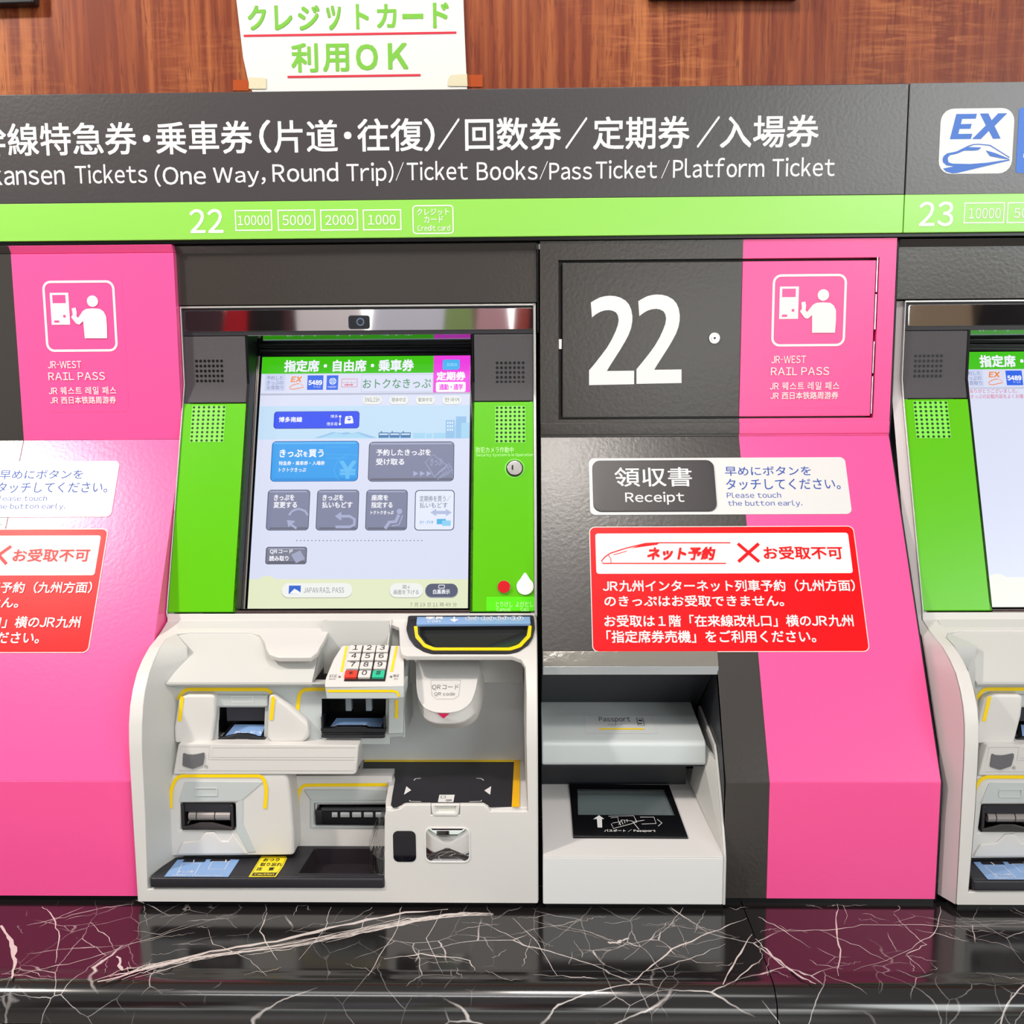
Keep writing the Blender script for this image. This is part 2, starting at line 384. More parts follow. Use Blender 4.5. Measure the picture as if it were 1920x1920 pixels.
def pt_on(P, t):
    L = [Vector(q) for q in P]; t = t*(len(L)-1); i = min(int(t), len(L)-2); return L[i].lerp(L[i+1], t-i)
BIG = [(172, 1850), (225, 1828), (300, 1808), (400, 1792), (520, 1778), (640, 1756), (760, 1728), (860, 1713), (925, 1714)]
for k in range(26):
    t0 = random.uniform(0, .75); t1 = min(1, t0+random.uniform(.15, .5)); o_ = random.uniform(-9, 9)*(1-t0*.75)
    vein([tuple(pt_on(BIG, t0+(t1-t0)*j/4)+Vector((0, o_*(1-j/5)+random.uniform(-1.5, 1.5)))) for j in range(5)], random.uniform(1.2, 4), random.uniform(.8, 2.5), sub=4)
for k in range(75):
    x_, y_ = random.uniform(0, 1920), random.uniform(1700, 1835); a_r = random.choice((random.uniform(.1, .5), random.uniform(1.1, 1.9), random.uniform(-.7, -.2))); l_ = random.uniform(30, 130)
    pp = [(x_+cos(a_r)*l_*j/3+random.uniform(-6, 6), min(1838, max(1698, y_-sin(a_r)*l_*.45*j/3+random.uniform(-4, 4)))) for j in range(4)]
    vein(pp, random.uniform(.6, 1.3), random.uniform(.5, .9), sub=4)
for P_, a, b in (
    ([(180, 1842), (290, 1812), (395, 1785), (520, 1765), (640, 1735), (760, 1712), (925, 1713)][:6]+[(840, 1705)], 8, 7),
    ([(200, 1840), (330, 1800), (500, 1778), (640, 1748), (760, 1720)], 4, 3),
    ([(250, 1835), (400, 1792), (560, 1765), (700, 1740)], 2.5, 2),
    ([(0, 1840), (40, 1826), (150, 1802), (250, 1770), (340, 1742), (440, 1713)], 2, 1.2),
    ([(3, 1735), (20, 1765), (28, 1800), (22, 1835)], 9, 7), ([(80, 1700), (98, 1716), (112, 1755), (104, 1806)], 2.2, 2),
    ([(50, 1734), (120, 1720), (200, 1702), (250, 1695)], 2, 1.5), ([(170, 1730), (200, 1755), (216, 1782)], 1.5, 1.2),
    ([(500, 1712), (488, 1745), (520, 1800)], 2.2, 1.5), ([(220, 1793), (230, 1820)], 8, 6),
    ([(752, 1700), (745, 1740), (690, 1830)], 2, 1.6), ([(720, 1797), (790, 1789), (880, 1800), (890, 1820)], 3, 3),
    ([(1180, 1845), (1212, 1820), (1260, 1780), (1350, 1742), (1400, 1722)], 4.5, 2.2), ([(1215, 1822), (1290, 1800), (1360, 1770)], 2, 1.2),
    ([(1355, 1845), (1375, 1810), (1410, 1752)], 3.5, 3), ([(1380, 1838), (1430, 1795)], 3, 2),
    ([(1418, 1760), (1440, 1785), (1490, 1825), (1530, 1845)], 3, 5), ([(1420, 1718), (1470, 1745), (1520, 1778)], 2.4, 1.6),
    ([(1450, 1746), (1550, 1744), (1630, 1733), (1760, 1736), (1920, 1738)], 2.2, 1.6), ([(1571, 1695), (1567, 1740), (1575, 1780), (1572, 1830)], 2.6, 2.4),
    ([(1540, 1745), (1610, 1775), (1670, 1805)], 1.5, 1), ([(1675, 1715), (1710, 1748), (1735, 1770), (1700, 1790), (1735, 1825)], 2, 1.6),
    ([(1765, 1700), (1752, 1750), (1700, 1785), (1600, 1820)], 1.8, 1.2), ([(1140, 1768), (1160, 1766), (1180, 1760)], 9, 7),
    ([(960, 1722), (1010, 1770), (1045, 1830)], 1.6, 1.6), ([(900, 1730), (960, 1756), (1010, 1790)], 1.2, 1.2),
    ([(1000, 1728), (1100, 1745), (1180, 1780)], 1.1, 1), ([(1290, 1695), (1250, 1740), (1170, 1800)], 1.3, 1), ([(1120, 1835), (1090, 1832), (1000, 1828)], 2, 1.5),
    ([(620, 1702), (610, 1740), (560, 1800)], 1.4, 1.2), ([(700, 1700), (660, 1725), (600, 1735)], 1.1, 1), ([(350, 1735), (300, 1752), (250, 1745)], 1, 1),
    ([(830, 1705), (800, 1760), (830, 1825)], 1.2, 1), ([(390, 1742), (400, 1770), (470, 1800), (500, 1830)], 1.1, 1)):
    vein(P_, a, b)
VD.build('marble_veins', tc_, kind='stuff')

# --- paper notice taped to the wood
W = VY(.0345)
tp = thing('paper_notice', 'white paper notice with green Japanese lettering taped to the wood above the sign', 'notice', (W.uv(660, 160)[0], .034, 1.2))
sheet = [W.uv(*p) for p in [(475, 175), (467, 155), (457, 110), (451, 60), (444, 0)]]+[W.uv(430, -90), W.uv(868, -90)]+[W.uv(*p) for p in [(869, 0), (872, 80), (876, 170)]]
V, Fc = slab(lambda u, v, h: W.p(u, v, .003+h*.2), [sheet], .002)
mk('sheet', V, Fc, mat('#dcd8d4', .7), tp)
PG = mat('#6fb436', .6); PR = mat('#c8203a', .6)
d = Dec(W, .0036)
x = 462
do = Dec(W, .0034)
for ch, a, b in (('ク', 466, 500), ('レ', 516, 549), ('ジ', 560, 600), ('ッ', 613, 640)): do.text(ch, a-.3, 11.6, b+.3, 58.4, mat('#5d9a28', .6), .034); d.text(ch, a+.7, 12.7, b-.7, 57.3, PG, .022)
for ch, a, b, y0, y1 in (('ト', 668, 692, 9, 56), ('カ', 707, 744, 9, 54), ('ー', 755, 794, 27, 37), ('ド', 812, 842, 6, 54)): d.text(ch, a, y0, b, y1, PG, .03)
d.text('利', 547, 82, 597, 137, PG, .03); d.text('用', 606, 83, 655, 136, PG, .03); d.text('O', 668, 84, 709, 133, PG, .03); d.text('K', 728, 82, 766, 131, PG, .03)
d.line([(458, 68.5), (856, 62.5)], 4, PR); d.line([(540, 145.5), (789, 142)], 4, PR)
d.build('green_lettering', tp); do.build('lettering_edge', tp)
for q in ([(468, 146), (500, 148), (500, 168), (468, 168)], [(846, 142), (876, 140), (877, 163), (840, 163), (841, 150)]):
    plate('tape', W, q, (), .0006, mat('#cfc6a8', .5, bump=.5, bscale=500), tp, h=.0048)
for q in ([(437, 150), (467, 150), (467, 170), (437, 170)], [(877, 141), (905, 140), (905, 163), (877, 163)]):
    plate('tape', W, q, (), .0004, mat('#a84a22', .2, trans=.0), tp, h=.001, label='clear tape')

# --- dark frames at the top edge of the picture
W2 = VY(.012)
o = plate('display_frame', W2, [(-160, -150), (63, -150), (63, 5), (-160, 12)], (), .022, mat('#15161c', .3), bev=.003, base=W2.p(*W2.uv(0, 0)))
o['label'] = 'dark display frame on the wood at the top left edge of the picture'; o['category'] = 'frame'
o = plate('hanging_sign', W2, [(1218, -120), (1500, -120), (1500, -8), (1218, -7)], (), .022, mat('#20191b', .4), bev=.002, base=W2.p(*W2.uv(1300, 0)))
o['label'] = 'dark strip of a sign at the top edge above the number 23 sign'; o['category'] = 'sign'

# ================================================================== FASCIA SIGNS
FY = -.010; FS = VY(FY)
ztop = FS.uv(960, 165.5)[1]; zgr = FS.uv(960, 372.5)[1]; zbot = FS.uv(960, 443.5)[1]; xs = FS.uv(1699, 300)[0]
def fascia(name, label, x0, x1):
    t = thing(name, label, 'sign', (max(x0, -.9), FY, zbot))
    V_ = lambda L: L
    o = plate('board', FS, [(x0, zgr), (x1, zgr), (x1, ztop), (x0, ztop)], (), .04, SIGN, t, px=False, bev=.0012)
    o = plate('green_band', FS, [(x0, zbot), (x1, zbot), (x1, zgr), (x0, zgr)], (), .04, LIME, t, px=False, bev=.0008); return t
f1 = fascia('overhead_sign', 'long charcoal and lime sign listing bullet train ticket types, numbered 22', -2.4, xs-.0006)
d = Dec(FS)
for s_, a, b, y0, y1 in (('新幹線特急券', -107, 256, 230, 292), ('・', 268, 282, 253, 267), ('乗車券', 292, 473, 227, 289), ('（', 486, 508, 225, 287), ('片道', 513, 633, 225, 286),
    ('・', 645, 659, 247, 261), ('往復', 670, 793, 222, 284), ('）', 795, 815, 222, 284), ('／', 821, 862, 222, 281), ('回数券', 872, 1052, 220, 282), ('／', 1060, 1101, 220, 279),
    ('定期券', 1112, 1293, 218, 280), ('／', 1307, 1349, 218, 277), ('入場券', 1350, 1535, 216, 277)):
    d.text(s_, a, y0, b, y1, PRINTW, .016)
d.build('japanese_lettering', f1)
d = Dec(FS)
for s_, a, b, y0, y1 in (('Shin', -104, -24, 309, 348), ('kansen', -16, 121, 308, 347), ('Tickets', 141, 276, 308, 344), ('(One', 290, 386, 308, 350), ('Way,', 400, 498, 314, 351), ('Round', 511, 634, 305, 341),
    ('Trip)', 650, 738, 302, 349), ('/', 742, 757, 304, 339), ('Ticket', 763, 877, 302, 338), ('Books', 894, 1008, 301, 338), ('/', 1012, 1027, 302, 337), ('Pass', 1030, 1110, 305, 337),
    ('Ticket', 1117, 1232, 300, 335), ('/', 1240, 1255, 300, 335), ('Platform', 1262, 1433, 296, 333), ('Ticket', 1448, 1565, 295, 331)):
    d.text(s_, a, y0, b, y1, PRINTW, .008)
d.build('english_lettering', f1)
def notes(t, items, num, nx):
    d = Dec(FS); d.text(num, *nx, PRINTW, .012); d.build('number_lettering', t)
    for s_, bx, tx in items:
        d = Dec(FS); d.rect(*bx, PRINTW, lw=2.2); d.text(s_, *tx, PRINTW, .006); d.build('banknote_mark', t)
notes(f1, [('10000', (440, 394, 511, 432.5), (446, 404, 505, 422.5)), ('5000', (520, 393.5, 592, 432), (530, 403.5, 583, 422.5)), ('2000', (600, 393, 672, 432), (610, 403.5, 663, 422)), ('1000', (680, 393, 753, 431.5), (690.5, 403, 742, 421.5))], '22', (356, 392, 418.5, 437))
d = Dec(FS); d.rect(773, 385, 851, 438.5, PRINTW, 7, 2.2); d.text('クレジット', 782, 391, 842, 404, PRINTW, .01); d.text('カード', 795, 405, 831, 418, PRINTW, .01); d.text('Credit card', 783, 422, 844, 433, PRINTW, .008)
d.build('credit_card_mark', f1)
f2 = fascia('overhead_sign', 'charcoal and lime sign numbered 23 with a white square train logo', xs+.0006, 2.0)
notes(f2, [('10000', (1808, 380, 1882, 418.5), (1816, 390.5, 1876, 410)), ('5000', (1889, 379.5, 1962, 418), (1901, 390, 1955, 409))], '23', (1723, 378, 1787.5, 424.5))
EXB = mat('#3f6fc4', .45)
d = Dec(FS)
d.rect(1764.5, 204, 1896, 325, mat('#e0e2e2', .45), 24)
z = lambda L: [(1740+a/6.4, 160+b/6.4) for a, b in L]
d.poly(z([(338, 345), (585, 342), (572, 402), (408, 404), (393, 466), (523, 463), (508, 523), (377, 524), (362, 584), (530, 582), (513, 645), (260, 648)]), EXB)
d.poly(z([(622, 340), (722, 338), (762, 420), (840, 337), (948, 336), (797, 490), (870, 640), (778, 643), (728, 548), (632, 646), (526, 647), (692, 482)]), EXB)
d.poly(z([(172, 890), (185, 850), (225, 818), (340, 795), (400, 765), (480, 725), (530, 708), (600, 702), (745, 715), (978, 862), (975, 872), (738, 727), (600, 713), (540, 718), (480, 742), (620, 745), (637, 750), (600, 778), (540, 785), (430, 785),
    (350, 820), (260, 840), (238, 865), (235, 890), (245, 925), (290, 940), (500, 945), (700, 930), (975, 890), (978, 902), (860, 930), (345, 1053), (290, 1058), (215, 1035), (178, 1000), (310, 972), (220, 962), (178, 925)]), EXB)
d.poly(z([(690, 782), (800, 812), (960, 878), (975, 890), (880, 878), (740, 850)]), EXB)
d.build('train_logo', f2)
d = Dec(FS); d.rect(1911, 202, 2040, 323, mat('#3f74d0', .45), 5); d.text('5489', 1919, 250, 2032, 300, PRINTW, .04); d.build('blue_logo', f2)

# ================================================================== CLADDING
XL, XR = .0335, .6103                                            # unit 22; unit 21 is 1.2 m to the left
PA, PB, PC, PD = (0., .985), (0., .667), (-.277, .18), (-.277, 0.)
UP, SLO, LOW = VY(0), SL(PC, PB), VY(-.277)
XA = .3629
def shifted(dx):
    """copy of a surface slid along the row of machines: prints measured on unit 22 land on unit 21"""
    def g(s):
        q = Surf(s.O, s.V, s.N); q.shift = dx
        f = q.p; q.p = lambda u, v, h=0.: f(u+dx, v, h); return q
    return g
def pictogram(t, surf, parent_name='pass_sign', light=PRINTW, pinkm=PINK):
    d = Dec(surf, .00025)
    d.rect(1437, 492, 1594, 764, PINK, 14); d.build('sticker', t)
    d = Dec(surf, .0009)
    d.rect(1449, 514.5, 1583.5, 649, light, 16, 4.5)
    d.rect(1462, 537.5, 1496, 598, light); d.rect(1466.5, 541.5, 1491.5, 557, PINK); d.disc(1486.5, 582, 2.8, PINK); d.rect(1466, 590, 1475.5, 594, PINK)
    d.disc(1543.3, 553.3, 10.8, light)
    d.poly([(1502, 567), (1509.5, 565.5), (1511, 573), (1510, 582), (1503, 579)], light)
    d.poly([(1499.5, 584), (1503, 579), (1510, 582), (1513, 585), (1523, 572), (1530, 568), (1543, 567), (1556, 568), (1563, 573), (1567, 582), (1567, 600), (1565, 624), (1522, 624), (1522, 591), (1514, 598), (1508, 596)], light)
    d.text('JR-WEST', 1446, 667, 1510.5, 681, light, .006); d.text('RAIL PASS', 1445, 688.5, 1554, 703.5, light, .006)
    d.text('JR 웨스트 레일 패스', 1443, 716, 1573, 731, light, .012); d.text('JR 西日本铁路周游券', 1444, 734.5, 1571, 748.5, light, .012)
    d.build('rail_pass_mark', t)
def receipt(t, surf):
    th = plate('receipt_sign', surf, pxr(surf, 1104, 860, 1597.5, 964, 10), (), .0008, mat('#dbd9d8', .3, bump=.15, bscale=160), t, h=.001, px=False)
    b = plate('receipt_button', surf, pxr(surf, 1110, 865, 1344.5, 959.5, 15), (), .003, mat('#322e30', .35), t, h=.0036, px=False, bev=.0012, label='dark rounded receipt button')
    d = Dec(surf, .0039); d.text('領収書', 1152, 878, 1296.5, 914, PRINTW, .01); d.text('Receipt', 1172, 924, 1282.5, 948, PRINTW, .012); d.build('button_lettering', b)
    d = Dec(surf, .0013)
    d.text('早めにボタンを', 1359, 875, 1520, 892.5, PRINTB, .004); d.text('タッチしてください。', 1361, 898, 1575, 918.5, PRINTB, .004)
    d.text('Please touch', 1362.5, 923.5, 1464, 934, PRINTB); d.text('the button early.', 1364.5, 938.5, 1504, 951.5, PRINTB)
    d.build('blue_lettering', th)
def notice(t, surf):
    th = plate('reservation_notice', surf, pxr(surf, 1104.5, 988, 1631, 1222.5, 11), (), .0008, mat('#e8d8d4', .3, bump=.1, bscale=160), t, h=.001, px=False, label='red and white reservation notice')
    d = Dec(surf, .0012)
    d.rect(1106, 989.5, 1629, 1221, PRINTR, 10); d.rect(1116, 1001, 1599, 1075, PRINTW, 5)
    d.build('red_field', th)
    d = Dec(surf, .0016)
    d.line([(1361, 1057), (1130, 1057), (1128, 1052), (1134, 1045), (1144, 1038), (1175, 1028), (1210, 1019.5), (1237, 1018.3), (1369, 1018.3)], 2.2, PRINTR)
    d.poly([(1182, 1029), (1208, 1020), (1237, 1018), (1232, 1022), (1210, 1025)], PRINTR); d.line([(1140, 1041), (1145, 1048), (1146, 1057)], 1.2, PRINTR)
    d.line([(1150, 1041), (1175, 1034)], 1.2, PRINTR)
    d.text('ネット予約', 1211, 1026, 1343, 1051, PRINTR, .055, .22)
    d.line([(1383, 1020), (1423, 1054)], 6, PRINTR); d.line([(1422, 1020), (1384, 1054)], 6, PRINTR)
    d.text('お受取不可', 1431, 1025, 1579, 1049.5, PRINTR, .02)
    d.text('JR九州インターネット列車予約（九州方面）', 1130, 1088, 1602, 1110, PRINTW, .02); d.text('のきっぷはお受取できません。', 1133, 1117, 1469, 1138, PRINTW, .02)
    d.text('お受取は１階「在来線改札口」横のJR九州', 1133, 1153.5, 1599, 1176, PRINTW, .02); d.text('「指定席券売機」をご利用ください。', 1137, 1182.5, 1529, 1206, PRINTW, .02)
    d.build('notice_lettering', th)
def cladding(dx, label, hatch):
    t = thing('cladding_panel', label, 'panel', ((XL+XR)/2+dx, -.1, 0))
    G = shifted(dx) if dx else (lambda s: s)
    up, slo, low = G(UP), G(SLO), G(LOW)
    L_, X1 = (XL if hatch else XL-.02), (XR if hatch else XR+.0218)
    vz = slo.uv(1300, 818)[1]; H = hypot(.277, .487)
    hz0, hz1 = UP.uv(1340, 785)[1], UP.uv(1340, 485)[1]; hx0, hx1 = UP.uv(1047, 640)[0], UP.uv(1643, 640)[0]
    def two(name, surf, loopsL, loopsR, depth, h=0., bev=.0):
        for nm, lp, m in ((name, loopsL, DARK), ('pink_'+name, loopsR, PINK)):
            if lp: plate(nm, surf, lp[0], lp[1:], depth, m, t, h=h, px=False, bev=bev)
    if hatch:
        Lp = [[(L_, .667), (XA, .667), (XA, hz0), (hx0, hz0), (hx0, hz1), (XA, hz1), (XA, .985), (L_, .985)]]
        Rp = [[(XA, .667), (X1, .667), (X1, .985), (XA, .985), (XA, hz1), (hx1, hz1), (hx1, hz0), (XA, hz0)]]
        two('upper_frame', up, Lp, Rp, .025)
        box('hatch_recess', hx0-.004, hx1+.004, .0255, .0265, hz0-.004, hz1+.004, BLK, t)
        g = .0045
        dr = plate('hatch_door', up, [(hx0+g+.002, hz0+.003), (XA, hz0+.003), (XA, hz1-g), (hx0+g+.002, hz1-g)], (), .016, DARK, t, h=-.002, px=False, bev=.0012)
        plate('pink_film', up, [(XA, hz0+.003), (hx1-g, hz0+.003), (hx1-g, hz1-g), (XA, hz1-g)], (), .016, PINK, dr, h=-.002, px=False, bev=.0012)
        d = Dec(up, -.0015); dS = PRINTW
        two_ = [(518, 658), (556, 634), (600, 612), (645, 601), (690, 597), (735, 600), (780, 612), (830, 640), (862, 676), (882, 722), (892, 780), (891, 830), (880, 890), (858, 950), (825, 1012), (785, 1080), (735, 1158), (690, 1228), (662, 1275), (908, 1272), (908, 1394), (502, 1402), (502, 1270), (560, 1200), (615, 1130), (665, 1062), (710, 985), (742, 915), (762, 860), (769, 815), (762, 775), (745, 748), (715, 732), (680, 726), (640, 730), (600, 743), (562, 765), (528, 792)]
        for ox_, oy_ in ((0, 0), (427, -11)): d.poly([(1000+(a+ox_)/4.8, 430+(b+oy_)/4.8) for a, b in two_], dS)
        d.build('number_lettering', dr)
        u, v = up.uv(1339.5, 634)
        for r_, h_, m_ in ((10.5, .003, STEEL), (6.2, .005, CHROME), (2.4, .0056, BLK)):
            sc = up.scale(1339, 634)*r_
            plate('lock', up, [(u+sc*cos(k*pi/12), v+sc*sin(k*pi/12)) for k in range(24)], (), h_, m_, dr, h=h_-.002, px=False, bev=.0006)
        for y0, y1 in ((480, 548), (551, 618), (640, 700), (705, 776)):
            a = up.uv(1644, y0); b = up.uv(1641, y1); box('hinge', hx1-.0042, hx1-.0015, .001, .012, b[1], a[1], CHROME, t, bev=.0008)
        a = up.uv(1047, 636); box('latch', hx0+.0005, hx0+.0055, .001, .006, a[1]-.016, a[1], mat('#e9e2e0', .5), t, bev=.0005)
        pictogram(dr, Surf(UP.O+Vector((0, .0020, 0)), UP.V, UP.N))
    else:
        zf_ = UP.uv(180, 475)[1]
        two('upper_panel', up, [[(L_, .667), (XA, .667), (XA, zf_), (L_, zf_)]], [[(XA, .667), (X1, .667), (X1, zf_), (XA, zf_)]], .025)
        for a, b, m in ((L_, XA, DARK), (XA, X1, PINK)): extr('shade_flange', [(.001, zf_+.0008), (-.007, .985), (.02, .985), (.02, zf_+.0008)], a+dx, b+dx, m, t, bev=.0005)  # tilted to face down: shape makes the shaded strip under the sign
        pictogram(t, up)
    # thin raised lip where the two planes meet
    for x0, x1, m in ((L_, XA, DARK), (XA, X1, PINK)):
        if hatch: box('lip', x0+dx, x1+dx, -.0022, .01, .6705, .690, m, t, bev=.0008)
    # slope
    rx = .2995; vr = SLO.uv(1180, 1247)[1]
    if hatch: Lp = [[(rx, 0), (XA, 0), (XA, H), (L_, H), (L_, vr), (rx, vr)]]
    else: Lp = [[(L_, 0), (XA, 0), (XA, H), (L_, H)]]
    two('slope', slo, Lp, [[(XA, 0), (X1, 0), (X1, H), (XA, H)]], .012, bev=.001)
    lowL = [(rx if hatch else L_, 0), (XA, 0), (XA, .18), (rx if hatch else L_, .18)]
    two('lower_panel', low, [lowL], [[(XA, 0), (X1, 0), (X1, .18), (XA, .18)]], .012, bev=.001)
    # right end return
    prof = [(.03, 0), (-.265, 0), (-.265, .18), (.012, .667), (.012, .98), (.03, .98)]
    extr('side_return', prof, X1-.004+dx, X1-.0005+dx, PINK, t)
    extr('side_return', prof, L_+.0005+dx, L_+.004+dx, DARK, t) if not hatch else None
    if hatch: extr('side_return', [(.03, .3), (-.15, .30), (-.19, .33), (.012, .667), (.012, .98), (.03, .98)], L_+.0005, L_+.004, DARK, t)
    receipt(t, slo); notice(t, slo)
    # black sealant between this unit and the machine on its right
    w0, w1 = X1+dx+.0006, (XR+.0095 if hatch else X1+.006)+dx
    if hatch: extr('sealant', [(.03, CT), (-.270, CT), (-.272, .176), (.004, .662), (.004, .98), (.03, .98)], w0, w1-.004, RUB, t, bev=.002)
    box('base_gasket', (L_ if not hatch else rx)+dx, X1+dx, -.272, -.2, CT, -.0005, BLK, t)
    if hatch:
        cz = slo.uv(1200, 1250)
        S0 = slo.p(0, vr); zt, yt = S0.z, S0.y
        # recess for the passport reader: sloping soffit and right cheek
        V = [(XL, yt+.001, zt), (rx, yt+.001, zt), (rx-.004, -.045, .222), (XL, -.045, .222)]
        mk('recess_soffit', V+[(x, y+.01, z+.01) for x, y, z in V], [(0, 1, 2, 3), (7, 6, 5, 4), (0, 4, 5, 1), (1, 5, 6, 2), (2, 6, 7, 3), (3, 7, 4, 0)], mat('#2e3035', .4, bump=.2, bscale=160), t)
        extr('recess_cheek', [(yt+.001, zt), (-.275, .18), (-.275, 0), (-.02, 0), (-.045, .24)], rx, rx+.004, mat('#2a2b30', .4), t)
        box('recess_back', XL, rx, -.03, -.02, 0, .24, BLK, t)
        a, b = slo.uv(1013, 1247), slo.uv(1346, 1247)
        c_ = plate('edge_guard', slo, [(XL+.001, vr-.002), (rx+.0015, vr-.002), (rx+.0015, vr+.021), (XL+.001, vr+.021)], (), .0018, mat('#a8a39a', .12, .6, bump=.4, bscale=60), t, h=.0022, px=False, bev=.0006, label='clear plastic edge guard')
        box('edge_guard_lip', XL+.001, rx+.0015, yt-.004, yt-.0022, zt-.014, zt-.001, mat('#b5b9bc', .15, .5, bump=.5, bscale=50), t, bev=.0005)
    return t
cladding(0, 'charcoal and pink cladding with hatch number 22 and a red notice, between the machines', True)
cladding(-1.2, 'pink and charcoal cladding cut by the left picture edge, left of the machine', False)

# header plates above the machines
def header(x0, x1, label):
    t = thing('header_plate', label, 'panel', ((x0+x1)/2, .02, .89))
    zt, zb = min(.984, VY(.014).uv(670, 452)[1]), .8885
    zf = VY(.014).uv(670, 474)[1]
    extr('plate', [(.03, zb), (.014, zb), (.014, zf), (.0145, zf+.0008), (.006, zt), (.03, zt)], x0, x1, DARK, t, bev=.0012)  # top leans forward so it darkens like shade below the sign
    box('sealant', x1+.0005, x1+.0028, .004, .03, zb-.05, zt, RUB, t, bev=.001)
header(-.5825, .0285, 'plain charcoal plate above the screen of the middle ticket machine')
header(.6175, 1.228, 'plain charcoal plate above the ticket machine at the right picture edge')
box('trim_1', -2.4, 2.0, -.004, .03, .9865, zbot-.0005, BLK, kind='structure')
# ================================================================== TICKET MACHINE
MX0, MX1 = -.5668, .0262
GA, GB = (-.117, .395), (.008, .726)
GS = SL(GA, GB); BV = VY(.0197)
zk = VY(.0197).uv(670, 718)[1]                                   # knee between the upright and the leaning face
BODY = [(-.117, .395), (-.119, .383), (-.147, .3735), (-.172, .3675), (-.200, .362), (-.228, .351), (-.252, .337), (-.270, .318), (-.283, .297), (-.291, .272), (-.2945, .245), (-.2955, .214), (-.296, .1), (-.296, .002)]
BS = [0.]
for i in range(1, len(BODY)): BS.append(BS[-1]+hypot(BODY[i][0]-BODY[i-1][0], BODY[i][1]-BODY[i-1][1]))
def body_pt(u, s, h=0.):
    s = max(0., min(BS[-1], s)); i = 0
    while i < len(BS)-2 and BS[i+1] < s: i += 1
    a, b = BODY[i], BODY[i+1]; t = (s-BS[i])/(BS[i+1]-BS[i])
    def nrm(j):
        j = max(1, min(len(BODY)-2, j)); dy, dz = BODY[j+1][0]-BODY[j-1][0], BODY[j+1][1]-BODY[j-1][1]; l = hypot(dy, dz); return (dz/l, -dy/l)
    n0, n1 = nrm(i), nrm(i+1); ny, nz = n0[0]*(1-t)+n1[0]*t, n0[1]*(1-t)+n1[1]*t
    return Vector((u, a[0]+(b[0]-a[0])*t+ny*h, a[1]+(b[1]-a[1])*t-0+nz*h))
def body_uv(px, py):
    best = None
    for i in range(len(BODY)-1):
        a, b = BODY[i], BODY[i+1]; v = Vector((0, b[0]-a[0], b[1]-a[1])); L = v.length; v.normalize()
        q = Surf((0, a[0], a[1]), v, Vector((0, v.z, -v.y))); u, t = q.uv(px, py)
        if -.0005 <= t <= L+.0005:
            dist = (q.p(u, t)-CAM).length
            if best is None or dist < best[0]: best = (dist, u, BS[i]+t)
    return (best[1], best[2])
class Body:
    uv = staticmethod(body_uv); p = staticmethod(body_pt)
    @staticmethod
    def scale(x, y): return .00075
MODEL = []
def side_flare(t, dx):
    # left flank, flaring from the wall side in to the front edge
    FL = []
    for y, z in [(.0235, .8865), (.0235, zk), (GB[0]+.002, .726), (-.05, .5688), (-.1165, .397)]+[(y+.001, z) for y, z in BODY]:
        cy = .0 if z > .667 else -.277*(.667-z)/.487 if z > .18 else -.277
        FL.append((Vector((MX0-.0006+dx, y, z)), Vector((MX0-.0150+dx, max(cy+.012, y+.004), z))))
    V = [a for a, b in FL]+[b for a, b in FL]; n = len(FL)
    mk('side_flare', V, [[i, i+1, n+i+1, n+i] for i in range(n-1)], mat('#c9c0c1', .16), t, smooth=True)
